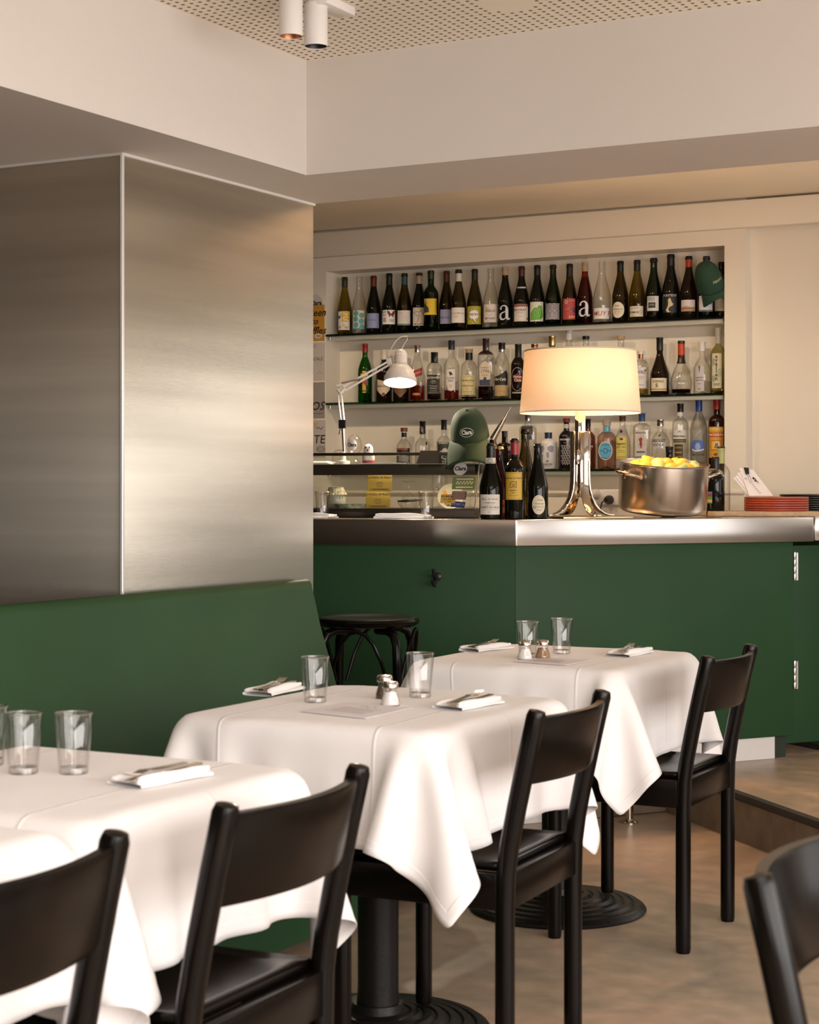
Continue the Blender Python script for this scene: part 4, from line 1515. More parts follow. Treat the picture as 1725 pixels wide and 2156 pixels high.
spirit(951, 717, ZS2, .0385, (.58, .74, 1.6, 1.2), GPALE, 'clear bottle with tall black cap and grey bird label, some amber spirit left', [(717, 736, .002, hx('26282a'), 'cap')],
       [dict(y=(778, 828), w=48, col=hx('cfc6c0'), shape=[(-22, 58), (24, 58), (24, -58), (16, -44), (4, -50), (-12, -46), (-22, -10)], ops=lambda w, h: [T('TALIS', 0, 62, 11, INKD), ('p', [(-8, 44), (4, 46), (8, 36), (14, 32), (2, 30), (4, 22), (-4, 32)], BLK), T('TALISKER', 0, 14, 9.5, INKD, .01), ('r', 0, 4, 26, 2, INKD), ('r', 0, -2, 24, 2, INKD), ('ring', 0, -24, 6, 6, 1.5, hx('a07868'))])], liquid=(822, LAMBER), rn=.0145)
spirit(988, 735, ZS2, .040, (.62, .78, 2.2, 1.0), GPALE, 'clear bottle with beige stopper, black neck and large pale yellow label', [(735, 743, .0035, hx('a88468'), 'stopper'), (743, 758, .003, BLK, 'neck_foil')],
       [dict(y=(791, 832), w=78, col=hx('c8ba88'), ops=lambda w, h: [('s', [(-30, 36), (-12, 42), (12, 42), (30, 36)], 1.6, hx('8a7c50')), T('THE BALVENIE', -2, 22, 10.5, INKD, .01), ('r', 12, 12, 30, 1.2, hx('7c7048')), T('DOUBLEWOOD', -2, -4, 8.5, INKD), T('12', -4, -18, 10, INKD), ('r', 0, -32, 44, 1.4, hx('7c7048')), ('r', 0, -40, 40, 1.4, hx('7c7048'))])], liquid=(836, LDARK), rn=.015)
spirit(1023.5, 713, ZS2, .0385, (.70, .80, 2.4, .9), GPALE, 'tall square clear bottle with dark wax neck and arched cream and blue label', [(713, 746, .0015, hx('2c1414'), 'wax')],
       [dict(y=(762, 800), w=52, flat=.036, col=hx('d0c2b0'), shape=[(-26, -46), (26, -46), (26, 16), (18, 36), (0, 46), (-18, 36), (-26, 16)], ops=lambda w, h: [T('Ponderosa', 0, 14, 10, INKD, .01), T('1796', 0, -4, 23, hx('7a685a')), ('r', 0, -22, 30, 1.6, INKD), T('RUM', 0, -34, 8, INKD)]),
        dict(y=(800, 813), w=52, flat=.036, col=hx('2c3a58'), ops=lambda w, h: [('e', 0, h / 2, 8, 10, hx('2c3a58'))])], liquid=(814, LDARK), sq=6, rn=.015)
spirit(1057, 722, ZS2, .038, (.56, .82, 1.8, 1.1), GPALE, 'clear bottle with black cap and dark pointed label over cream', [(722, 736, .0022, BLK, 'cap'), (736, 741, .001, SILV, 'collar', 'band')],
       [dict(y=(782, 812), w=74, col=hx('15140f'), shape=[(-37, 6), (-10, 14), (10, 26), (26, 40), (37, 20), (37, -34), (-37, -34)], ops=lambda w, h: [T('Flor·Caña', -5, -6, 19, hx('e0d8c4'), .01, .3, .8)]),
        dict(y=(812, 834), w=74, col=hx('a88c62'), ops=lambda w, h: [('s', [(-34, -14), (-6, 0), (24, -8), (34, -22)], 2, hx('8c744c'))])], liquid=(836, LGOLD), rn=.0145)
spirit(1091.6, 725, ZS2, .0365, (.60, .76, 2.0, 1.0), GBROWN, 'black rum bottle with round red emblem beside the lampshade', [(725, 755, .0018, hx('1c1a18'), 'cap')],
       [dict(y=(772, 826), w=62, ops=lambda w, h: [('ring', 0, 0, 33, 56, 2, hx('a89a90')), ('e', 0, 6, 20, 20, hx('6c1f20')), T('Havana', 0, 12, 17, hx('d0b8a8'), .02, 0, .85), T('Club', 2, -6, 19, hx('d0b8a8'), .02), T('7', 2, -38, 18, hx('6a5c54')), ('r', 0, -66, 54, 8, hx('8a867a'))])], rn=.0145)
for px, yt, cm, ex, ds, gm_ in ((1126, 725, COPPER, .002, 'bottle with copper cap just behind the left side of the lampshade', GPALE), (1163, 708, GOLD, .003, 'bottle with gold screw cap rising above the lampshade', GOLIVD),
                          (1199, 696, hx('b8b4b4'), .002, 'tallest bottle rising above the lampshade, silver grey paper on its neck', GPALE), (1234, 708, BLK, .002, 'bottle with flat black stopper above the middle of the lampshade', GPALE),
                          (1308, 708, CORK, .0035, 'bottle with cork stopper above the right side of the lampshade', GPALE)):
    spirit(px, yt, ZS2, .036, (.6, .78, 2.0, 1.0), gm_, ds, [(yt, yt + (20 if yt < 700 or cm is GOLD else 7), ex, cm, 'cap')],
           [dict(y=(790, 830), w=60, col=hx('c8beb0'), ops=lambda w, h: txts((.7, .5, .8, .6), 50, 20, 12))], rn=.0145)
spirit(1349.6, 740, ZS2, .0365, (.68, .82, 2.2, 1.0), GPALE, 'clear bottle with white stopper and white botanical label, right of the lampshade', [(740, 746, .006, hx('d0ccc4'), 'stopper'), (746, 755, .001, COPPER, 'neck_band', 'band')],
       [dict(y=(774, 818), w=66, col=hx('cfc9c4'), ops=lambda w, h: [('s', [(-28, 44), (-16, 50), (0, 44), (14, 50)], 1.6, hx('9c948c')), T('AJOLÍ', 0, 26, 19, INKD, .02), ('r', -2, 6, 40, 1.6, hx('a08880')), ('r', 0, 0, 44, 1.6, hx('a08880')), ('r', -4, -6, 36, 1.6, hx('a08880')), ('r', 4, -34, 30, 2.4, hx('8c8480')), ('e', 28, 34, 3, 6, INKD)])], liquid=(820, LGOLD), rn=.011)
spirit(1389.6, 711, ZS2, .0445, (.36, .72, 1.15, 1.25), GBROWN, 'black brandy bottle with tapered neck and cream numbered label', [(711, 738, .0014, hx('1b1a18'), 'capsule')],
       [dict(y=(776, 783), w=27, R=.031, ang=-.25, col=hx('c8bc9c'), ops=lambda w, h: [('r', 0, 0, 16, 3, hx('a08858'))]),
        dict(y=(797, 824), w=82, col=hx('d2c6aa'), ops=lambda w, h: [T('TORRES', -4, 14, 15, INKD, .01, 0, 1.1), T('5', -8, -5, 24, INKD, .02, 0, 1.2), ('r', 0, -22, 82, 5, hx('9a7a3c'))])], rn=.0145)
spirit(1435, 718, ZS2, .050, 'custom', GPALE, 'clear flared decanter bottle with orange-red neck and a little dark brandy', [(718, 724, .002, hx('2a2824'), 'cap'), (724, 748, .0012, hx('b8401c'), 'neck_foil'), (748, 765, .0008, mat('black_gold_foil', (.05, .035, .015), .3, .6), 'neck_band', 'band')],
       [dict(y=(800, 808), w=44, R=.046, ops=lambda w, h: [T('CARLOS I', 0, 0, 15, hx('8a8078'))]), dict(y=(784, 792), w=20, R=.036, ops=lambda w, h: [('ring', 0, 0, 6, 6, 2, INKD)])], liquid=(820, LDARK),
       prof=[(.040, 0), (.0445, .02), (.050, .19), (.0505, .22), (.048, .28), (.040, .40), (.034, .47), (.026, .53), (.018, .62), (.0155, .70), (.0148, .98), (.0148, 1)])
spirit(1479, 720, ZS2, .040, (.46, .72, 1.6, 1.1), GPALE, 'clear bell shaped bottle with round white stopper and slit silver label', [(720, 740, .0035, hx('d8d4ce'), 'stopper')],
       [dict(y=(772, 824), w=42, ang=-.2, col=hx('b8b2b4'), ops=lambda w, h: [('p', [(-4, 58), (4, 58), (0, 22)], hx('4a4444')), T('GRAPPA', 0, 4, 10, hx('6a6464')), T('BIANCA', 0, -8, 10, hx('6a6464')), ('r', 0, -24, 16, 4, hx('8a8080')), ('r', 0, -48, 10, 3, INKD)])], rn=.0125)
spirit(1513, 691, ZS2, .037, (.58, .74, 1.9, 1.0), glass('yellowish_glass', (.70, .68, .42), edge=.5), 'tall yellowish bottle with vertical lettering at the right end of the middle shelf', [(691, 724, .001, hx('b4b0a4'), 'neck_label')],
       [dict(y=(745, 818), w=48, ang=-.1, col=hx('c9c0a4'), ops=lambda w, h:
             [('e', -14, 40, 9, 18, hx('9aa080')), ('e', 14, -10, 9, 22, hx('a8ac8c')), ('e', -14, -36, 9, 16, hx('98a082'))] + [T(c, 0, 66 - 17 * k, 25, INKD, .02) for k, c in enumerate('avallen')] + [('r', 0, -60, 30, 2, INKD), ('r', 0, -66, 26, 2, INKD)])], rn=.0135, liquid=(823, LGOLD))

# shelf 3, left to right
spirit(851, 901, ZS3, .039, (.50, .74, 2.0, 1.0), GPALE, 'clear squat bottle with wooden stopper and black label with orange letters', [(901, 909, .0045, hx('6a3a26'), 'stopper'), (911, 920, .0008, BLK, 'neck_label', 'band')],
       [dict(y=(944, 974), w=74, col=hx('2c2a28'), ops=lambda w, h: [('r', 0, 30, 74, 12, hx('15130f')), T('NAPOLÓN', -6, 30, 12, hx('c85a2c'), .03), ('p', [(-30, -30), (-20, 10), (0, 0), (14, 14), (32, -8), (28, -34)], hx('8a8680'))])], rn=.0125)
spirit(890, 887, ZS3, .0375, (.50, .66, 2.0, 1.0), GPALE, 'clear round shouldered bottle with black neck lettered in white', [(887, 914, .0014, BLK, 'capsule')],
       [dict(y=(894, 914), w=14, R=.0142, ops=lambda w, h: [('t', 'NUT', 0, 0, 15, hx('c8c4bc'), .02, 0, 1, PI / 2)]), dict(y=(930, 938), w=10, ang=.7, col=BLK, shape='oval')], rn=.0135)
spirit(935, 884, ZS3, .0385, (.52, .68, 2.0, 1.0), GPALE, 'clear bottle with black capsule and dark green illustrated label, left of the green cap', [(884, 905, .0016, hx('1a1a1a'), 'capsule')],
       [dict(y=(931, 975), w=64, col=hx('2c3028'), ops=lambda w, h: [T('SIPSMITH', 0, 46, 12, hx('c8bea8'), .02), ('e', 10, 6, 15, 16, hx('b8b0a0')), ('s', [(-24, -10), (-10, 8), (4, -6), (-6, -26), (14, -34)], 5, hx('c0b8a8')), ('r', 0, -44, 50, 4, hx('8a8270'))])], rn=.0125)
spirit(985, 880, ZS3, .036, (.56, .7, 2.0, 1.0), GPALE, 'clear bottle carrying the hanging green cap on the lower shelf', [(880, 900, .0016, BLK, 'capsule')], [], rn=.0135)
spirit(1063, 908, ZS3, .036, (.62, .70, 2.4, .9), GBROWN, 'black square shouldered bottle with grey diamond label behind the red-necked wine', [(908, 920, .001, BLK, 'cap')],
       [dict(y=(944, 978), w=52, flat=.034, col=hx('a8a49c'), shape=[(-26, 10), (-8, 40), (26, 20), (26, -30), (0, -40)], ops=lambda w, h: [T('CK', 6, 4, 18, INKD, .01)])], sq=6)
spirit(1112, 872, ZS3, .040, (.72, .80, 2.2, .9), GPALE, 'tall clear square bottle with blue-black label under the lampshade', [(872, 886, .0022, SILV, 'cap')],
       [dict(y=(898, 926), w=56, flat=.0375, col=hx('2a2c34'), ops=lambda w, h: [T('GIN', 0, 10, 14, hx('b0b4bc')), ('r', 0, -10, 36, 2, hx('8a8e98')), ('r', 0, -16, 30, 2, hx('8a8e98'))])], sq=6, rn=.014)
spirit(1155, 911, ZS3, .041, (.70, .84, 2.2, 1.0), mat('white_ceramic', (.66, .63, .60), .3), 'white ceramic gin bottle with blue cap and grey map print', [(911, 923, .0035, hx('26304e'), 'cap')],
       [dict(y=(930, 986), w=78, ops=lambda w, h: [('p', [(-36, 40), (-20, 48), (-14, 30), (-22, 10), (-30, 16)], hx('8e8a98')), ('p', [(-30, 6), (-20, 0), (-24, -26), (-32, -14)], hx('8e8a98')), ('p', [(0, 36), (16, 46), (34, 40), (30, 16), (14, 12), (4, 22)], hx('8e8a98')), ('p', [(-4, 14), (8, 12), (10, -8), (2, -18), (-4, -2)], hx('8e8a98')), ('p', [(0, -30), (3, -26), (8, -27), (5, -31), (7, -36), (1, -33), (-4, -36), (-3, -31), (-7, -27), (-2, -27)], hx('4a4a5c')), T('NORDÉS', 0, -46, 12, hx('4a4a5c'), .01), ('r', 0, -55, 30, 1.4, hx('4a4a5c'))])], rn=.0145)
spirit(1193, 881, ZS3, .0365, (.62, .76, 2.0, 1.0), mat('black_lacquer_glass', (.008, .006, .008), .15), 'black gin bottle with copper red cap and white lace pattern', [(881, 889, .0035, hx('7a2a24'), 'cap'), (893, 902, .001, hx('b0a8a4'), 'neck_label', 'band')],
       [dict(y=(920, 986), w=64, ops=lambda w, h: [T('BROCKMANS', 0, 62, 12, hx('d8d2cc'), .02, 0, .8), ('s', [(-10, 48), (20, 44)], 4, hx('8a2c28'))] + [('s', [(-22 + 11 * i + (5 if j % 2 else 0), 30 - 12 * j), (-18 + 11 * i + (5 if j % 2 else 0), 36 - 12 * j), (-14 + 11 * i + (5 if j % 2 else 0), 30 - 12 * j), (-18 + 11 * i + (5 if j % 2 else 0), 24 - 12 * j)], 2, hx('c8c2bc')) for i in range(5) for j in range(8)])], rn=.0135)
spirit(1238, 882, ZS3, .036, (.62, .76, 2.0, 1.0), mat('red_brown_glass', (.11, .022, .008), .12), 'red-brown gin bottle with black cap just right of the lamp stem', [(882, 898, .001, BLK, 'cap')],
       [dict(y=(928, 985), w=58, ops=lambda w, h: [T('MORGANS', 6, 36, 13, hx('d8ccc4'), .02, 0, .8), T('GIN', 12, 24, 12, hx('c8a898'), .02), ('p', [(-10, 10), (10, 16), (18, -12), (4, -22)], hx('a85a30')), ('r', 8, -44, 20, 16, hx('d0c8c0'))])], rn=.013)
spirit(1278, 886, ZS3, .044, (.64, .78, 2.2, .9), glass('pink_glass', (.80, .66, .60), edge=.55), 'pale pink bottle with a round light blue label and wooden stopper', [(886, 896, .005, hx('a89c8a'), 'stopper'), (898, 910, .0018, hx('5a9cb4'), 'neck_label', 'band')],
       [dict(y=(930, 969), w=68, flat=.0445, shape='oval', col=hx('d8b8a4'), ops=lambda w, h: [('e', 0, 0, 31, h / 2 - 4, hx('4f9cbc')), ('ring', 0, 0, 10, 12, 3, hx('26405c')), ('s', [(-22, 26), (-14, 30), (-6, 26), (2, 30), (10, 26), (20, 28)], 4, hx('2a6488')), ('r', -20, 0, 10, 4, hx('26405c')), ('r', 20, 0, 10, 4, hx('26405c')), ('s', [(-20, -30), (-8, -36), (8, -36), (20, -30)], 2.4, hx('26405c'))])], rn=.0155)
spirit(1311, 876, ZS3, .038, (.48, .78, 1.5, 1.1), GPALE, 'clear ridged gin bottle with yellow label and violet seal', [(876, 887, .002, hx('4a3020'), 'cap')],
       [dict(y=(905, 912), w=14, R=.026, ang=-.1, shape='oval', col=hx('2a2444')), dict(y=(921, 966), w=54, col=hx('c8ba58'), ops=lambda w, h: [('p', [(-6, 50), (-8, 40), (0, 36), (8, 40), (6, 50), (0, 44)], INKD), T('Seagram’s', -2, 20, 15, INKD, .02, 0, .8), T('DRY GIN', -2, 4, 11, hx('4a4220')), ('r', 0, -12, 30, 1.5, hx('6a6230')), ('r', 0, -20, 34, 1.5, hx('6a6230')), ('r', 0, -42, 40, 1.8, hx('6a6230'))])], rn=.0135)
spirit(1352, 870, ZS3, .0385, (.74, .82, 2.2, .9), GPALE, 'clear square gin bottle with blue cap and white label showing a small red guard', [(870, 887, .002, hx('2a4870'), 'cap')],
       [dict(y=(905, 965), w=52, flat=.036, ang=0, col=hx('d2cac4'), ops=lambda w, h: [T('BEEFEATER', 0, 52, 11.5, hx('6a3430'), .02, 0, .85), ('ring', 0, 10, 16, 30, 1, hx('8a8480')), ('p', [(-8, 26), (-3, 28), (0, 34), (4, 28), (8, 24), (5, 10), (7, -4), (3, -12), (3, -20), (-2, -20), (-3, -12), (-7, -2), (-5, 12), (-10, 18)], hx('9a3a34')), ('r', 0, -38, 40, 7, hx('5c5654')), ('r', 0, -62, 52, 8, hx('8a8684'))])], sq=6, rn=.0135)
spirit(1391, 884, ZS3, .0425, (.52, .76, 2.2, .9), GPALE, 'clear round-shouldered vodka bottle with silver cap and blue lettering on the glass', [(884, 897, .003, SILV, 'cap')],
       [dict(y=(924, 942), w=70, ops=lambda w, h: [T('ABSOLUT', -4, 10, 19, hx('26366a'), .03, 0, .8), T('VODKA', -6, -9, 19, hx('26366a'), .03, 0, .8)]), dict(y=(912, 920), w=14, R=.032, ops=lambda w, h: [('p', [(-6, -6), (0, -8), (6, -2), (3, 8), (0, 0)], hx('1c1c28'))])], rn=.0135)
spirit(1433, 850, ZS3, .0375, (.68, .78, 2.2, .9), GPALE, 'clear vodka bottle with black and white neck and gold lower label', [(850, 868, .0012, BLK, 'neck_label', 'band'), (868, 876, .0012, hx('c8c4bc'), 'neck_label', 'band')],
       [dict(y=(906, 924), w=68, col=hx('ccc6c0'), ops=lambda w, h: [T('Moskovskaya', -2, -8, 13, INKD, .02, 0, .85), ('s', [(-6, 10), (0, 14), (8, 10)], 2, INKD)]), dict(y=(925, 932), w=68, col=hx('4a4630'), ops=lambda w, h: [('r', 0, 0, 64, 2, hx('a89860'))]),
        dict(y=(936, 966), w=42, ang=-.1, col=hx('3a3018'), ops=lambda w, h: [T('VODKA', 0, 18, 10, hx('b89a50'), .02), ('r', 0, -4, 30, 6, hx('a88840')), ('r', 0, -24, 34, 5, hx('8a7030'))])], rn=.0135)
spirit(1472, 838, ZS3, .0405, (.54, .80, 1.5, 1.1), GFROST, 'tall frosted vodka bottle with blue neck label and blue picture', [(842, 866, .0012, hx('24407e'), 'neck_label', 'band'), (838, 842, .002, SILV, 'cap')],
       [dict(y=(905, 925), w=40, R=.039, ops=lambda w, h: [('s', [(-18, 4), (-8, -10), (0, 8), (8, 12), (14, 20)], 4, hx('d0d0d0'))]), dict(y=(926, 952), w=70, shape='oval', col=hx('4a66a8'), ops=lambda w, h: [('e', 0, -4, 12, 18, hx('8a9cc8')), ('s', [(-28, -16), (-10, -24), (10, -22), (30, -16)], 6, hx('d0d0d0'))]), dict(y=(954, 962), w=60, ops=lambda w, h: [T('GREY GOOSE', 0, 0, 12, INKD, .02, 0, .85)])], rn=.0145)
spirit(1510, 841, ZS3, .039, (.66, .78, 2.2, .9), mat('dark_red_glass', (.018, .003, .002), .08), 'dark liqueur bottle with red cap and large yellow and red label at the niche edge', [(841, 862, .002, hx('8a2420'), 'cap')],
       [dict(y=(899, 964), w=74, col=hx('c8942c'), ops=lambda w, h: [('r', 0, 60, 74, 12, hx('d8b458')), ('r', 0, 34, 74, 20, hx('b03c24')), T('PACHARÁN', 0, 34, 16, hx('e8dcc8'), .02, 0, .85), ('r', 0, -14, 50, 46, hx('a8641c')), ('r', 0, -14, 42, 38, hx('d8a840')), ('e', 4, -10, 13, 13, hx('e0d4b0')), ('p', [(-4, -4), (10, -2), (12, -26), (-6, -28)], hx('8a6a48')), ('e', 0, -56, 9, 6, hx('6a3418'))])], rn=.0145)

# glass shelves with the pale rails that carry them
for zt, lab in ((ZS1, 'long green-edged glass shelf holding the wine bottles'), (ZS2, 'glass shelf in the middle of the niche, holding spirits'), (ZS3, 'lowest glass shelf in the niche, holding gin and vodka')):
    s_ = thing('glass_shelf', lab, 'shelf', ((NX0 + NX1) / 2, 8.0, zt), group='glass shelves in the niche')
    MB().box((0, .012, -.007), (NX1 - NX0 - .004, .142, .011)).build('pane', SHELFG, s_)
    MB().box((0, .028, -.021), (NX1 - NX0 - .03, .105, .016)).build('rail', WARMWALL, s_)
    MB().lathe([(.006, 0), (.006, .016), (0, .016)], 10).build('bracket', SILV, s_, (-(NX1 - NX0) / 2 + .02, -.045, -.031))


# ================================================================== things on the bar
ZB = 1.1295


def bxy(px, seg, n, z=ZB):
    return bar_px(px, seg, n, z)


def bar_bottle(px, seg, n, ytop, R, kind, gm, desc, caps, labels, rn=.0148, turn=-8, **kw):
    q = bxy(px, seg, n)
    Z = depth(q)
    H = HC + (HY - ytop) * Z / FPX - ZB
    zl = lambda py: HC + (HY - py) * Z / FPX - ZB
    pf_ = prof_burg(H, R, rn) if kind == 'burg' else prof_bord(H, R, rn) if kind == 'bord' else prof_shoulder(H, R, rn, *kind)
    cc = [(zl(c[1]), zl(c[0]), c[2], *c[3:]) for c in caps]
    ll = []
    for lb in labels:
        lb = dict(lb)
        a, b_ = lb.pop('y')
        lb['z'], lb['h'] = zl((a + b_) / 2), abs(zl(a) - zl(b_)) * 1000
        if callable(lb.get('ops')):
            lb['ops'] = lb['ops'](lb['w'], lb['h'])
        ll.append(lb)
    liq = kw.pop('liquid', None)
    return bottle(q, desc, 'bottle', pf_, gm, cc, ll, (zl(liq[0]), liq[1]) if liq else None, face_cam(q, turn), group='bottles standing on the bar top', name='wine_bottle', **kw)


bar_bottle(1034, 2, .085, 933, .0435, 'burg', GDARK, 'dark sparkling wine bottle at the left of the group by the lamp, white label low', [(933, 974, .0012, hx('141312')), (941, 944, .0022, hx('2a2826'), 'collar', 'band')],
           [dict(y=(964, 976), w=44, R=.0205, col=hx('cfc8bc'), ops=lambda w, h: [('ring', 0, 0, 8, 8, 1.4, INKD), ('s', [(-5, 0), (0, 4), (5, 0)], 1.4, INKD)]),
            dict(y=(1041, 1083), w=84, col=hx('dcd4c8'), ops=lambda w, h: [T('Blanc de Noirs', 0, 20, 11, hx('7a7068'), 0, .4), T('CHAMPAGNE', 0, 6, 7, hx('7a7068'), .01), ('r', 0, -2, 30, 1.2, hx('a09890')), T('COMTE DE VILLE', 0, -11, 10, hx('6a6058'), .01), ('r', 0, -20, 60, 1.2, hx('a09890')), ('r', 0, -28, 10, 1.6, hx('7a7068'))])], rn=.0155)
bar_bottle(1052, 2, .20, 940, .036, 'burg', GROSE, 'rosé bottle with gold crown cap half hidden behind the sparkling wine', [(940, 946, .0022, GOLD, 'crown_cap')],
           [dict(y=(1052, 1080), w=60, col=hx('b8622c'), ops=lambda w, h: [T('ROSAT', 0, 0, 15, INKD, .02)])], rn=.0135, liquid=(972, GROSE))
bar_bottle(1084, 1, .095, 923, .0375, 'bord', GDARK, 'dark wine bottle with red capsule and yellow label at the bar corner', [(931, 957, .0008, hx('8e2424')), (923, 931, .001, hx('1a1412'), 'lip')],
           [dict(y=(994, 1052), w=72, col=hx('cda83c'), ops=lambda w, h: [('s', [(-33, h / 2 - 4), (33, h / 2 - 4), (33, -h / 2 + 4), (-33, -h / 2 + 4), (-33, h / 2 - 4)], 1.6, hx('7a5a20')), T('Brunner de Gràcia', 0, 29, 8.5, INKD, .01), ('s', [(-12, 12), (-4, 16), (4, 14), (12, 16), (10, 4), (13, -6), (4, -4), (0, 2), (-4, -6), (-13, -6), (-10, 4), (-12, 12)], 2, INKD), ('s', [(-6, 8), (0, 4), (6, 8), (2, -1)], 1.6, INKD), T('RESERVA', 0, -17, 6, INKD), ('r', 0, -26, 14, 1.4, INKD), ('r', 0, -36, 36, 1.2, hx('7a5a20'))])], rn=.0150)
bar_bottle(1106, 1, .235, 903, .0395, 'burg', GOLIVD, 'tallest dark bottle at the back of the group on the bar, amber glints', [], [], rn=.0155)
bar_bottle(1133, 1, .105, 934, .0385, 'burg', GDARK, 'dark wine bottle right of the yellow labelled one, round cream label low on its side', [(934, 940, .0006, BLK, 'lip', 'band')],
           [dict(y=(1042, 1083), w=52, ang=.22, shape='oval', col=hx('d6ccb0'), ops=lambda w, h: [T('Cuvée', 4, 18, 8, INKD, 0, .3), T('Vincent Laval', 2, 4, 6.5, INKD, 0, .3), ('r', 4, -6, 34, 1, hx('8a8070')), ('r', 4, -11, 34, 1, hx('8a8070')), ('ring', -16, -10, 4, 4, 1, INKD), ('r', 2, -20, 20, 1.2, INKD)])])
bar_bottle(1507, 1, .40, 962, .0375, 'bord', GDARK, 'black wine bottle behind the pot with a rainbow striped label', [(962, 985, .0006, BLK)],
           [dict(y=(1035, 1060), w=40, ang=-.75, col=hx('3a6a9c'), ops=lambda w, h: [('r', 0, 10, 40, 12, hx('8a2c2a')), ('r', 0, -2, 40, 12, hx('4a8a3a')), ('r', 0, -14, 40, 12, hx('c8a02c'))])])
bar_bottle(1519, 1, .53, 940, .0375, 'bord', GCLEAR, 'clear wine bottle with greenish neck behind the pot at the niche edge', [(940, 944, .0012, hx('2a2822'), 'cap'), (944, 976, .0007, hx('a0a468'), 'neck_label', 'band')], [])
bar_bottle(1410, 1, .66, 940, .034, (.6, .75, 2, 1), GBROWN, 'small dark bottle behind the pot, only its black cap showing', [(940, 952, .0014, BLK, 'cap')], [])

# ------------------------------------------------------------------ the table lamp
LQ = bxy(1222, 1, .215)
lamp = thing('table_lamp', 'table lamp with drum linen shade and four polished flared legs, lit', 'lamp', LQ, face_cam(LQ, 28))
MB().box((0, 0, .004), (.30, .30, .007)).build('base', mat('brass_plate', (.55, .42, .24), .2, 1.0), lamp, bev=.001)
for k in range(4):
    a = PI / 2 * k
    d = Vector((math.cos(a), math.sin(a), 0))
    w = Vector((-math.sin(a), math.cos(a), 0))
    path = [(.142, .0115), (.120, .0125), (.098, .019), (.078, .032), (.060, .052), (.046, .078), (.037, .108), (.0335, .14), (.0325, .18), (.0325, .335)]
    MB().strip([d * r + Vector((0, 0, z)) for r, z in path], .034, .006, w).build('leg', CHROME, lamp, bev=.0012)
MB().box((0, 0, .335), (.031, .031, .19)).build('stem', CHROME, lamp, bev=.002)
MB().box((0, 0, .235), (.052, .052, .055)).build('collar', CHROME, lamp, bev=.002)
SH = nt('linen_shade')
m, N, L, b = SH
out = N['Material Output']
N.remove(b)
df, tl, ms = N.new('ShaderNodeBsdfDiffuse'), N.new('ShaderNodeBsdfTranslucent'), N.new('ShaderNodeMixShader')
df.inputs[0].default_value = (.74, .63, .52, 1)
tl.inputs[0].default_value = (.80, .62, .46, 1)
ms.inputs[0].default_value = .085
tcs = N.new('ShaderNodeTexCoord')
wv = N.new('ShaderNodeTexNoise')
wv.inputs['Scale'].default_value = 60
mp = N.new('ShaderNodeMapping')
mp.inputs['Scale'].default_value = (1, 1, 8)
bm_ = N.new('ShaderNodeBump')
bm_.inputs['Strength'].default_value = .15
bm_.inputs['Distance'].default_value = .003
L.new(tcs.outputs['Object'], mp.inputs[0]); L.new(mp.outputs[0], wv.inputs['Vector']); L.new(wv.outputs['Fac'], bm_.inputs['Height'])
L.new(bm_.outputs[0], df.inputs['Normal'])
L.new(df.outputs[0], ms.inputs[1]); L.new(tl.outputs[0], ms.inputs[2]); L.new(ms.outputs[0], out.inputs[0])
MB().lathe([(.2335, .408), (.2155, .646)], 64, close=False).build('shade', m, lamp)
hm = MB()
for r, z in ((.2335, .408), (.2155, .646)):
    hm.lathe([(r - .0012, z - .003), (r + .0012, z - .003), (r + .0012, z + .003), (r - .0012, z + .003), (r - .0012, z - .003)], 64, close=False)
hm.build('shade_hem', mat('linen_hem', (.74, .60, .46), .8), lamp)
sp = MB()
for k in range(3):
    a = 2 * PI * k / 3
    sp.tube([(0, 0, .62), (.2157 * math.cos(a), .2157 * math.sin(a), .644)], .0018, 6)
sp.tube([(0, 0, .42), (0, 0, .63)], .004, 8)
sp.build('shade_carrier', SILV, lamp)
MB().lathe([(0, .47), (.012, .472), (.014, .49), (.026, .52), (.030, .545), (.024, .57), (0, .578)], 20).build('bulb', mat('lit_bulb', (1, .9, .8), .3, emit=((1, .72, .45), 14)), lamp)
l = bpy.data.lights.new('lamp_light', 'POINT')
l.energy, l.color, l.shadow_soft_size = 22, (1.0, .62, .33), .05
lo = bpy.data.objects.new('lamp_light', l)
COL.objects.link(lo)
lo.location = LQ + Vector((0.03, -.04, .545))

# ------------------------------------------------------------------ the pot of lemons
PQ = bxy(1394, 1, .205)
pot = thing('stock_pot', 'wide brushed steel stock pot heaped with lemons at the right of the bar', 'pot', PQ)
POTM = mat('pot_steel', (.52, .45, .38), .24, 1.0, noise=(2, .04, 3), bump=(60, .03, (1, 1, 20)))
R0 = .175
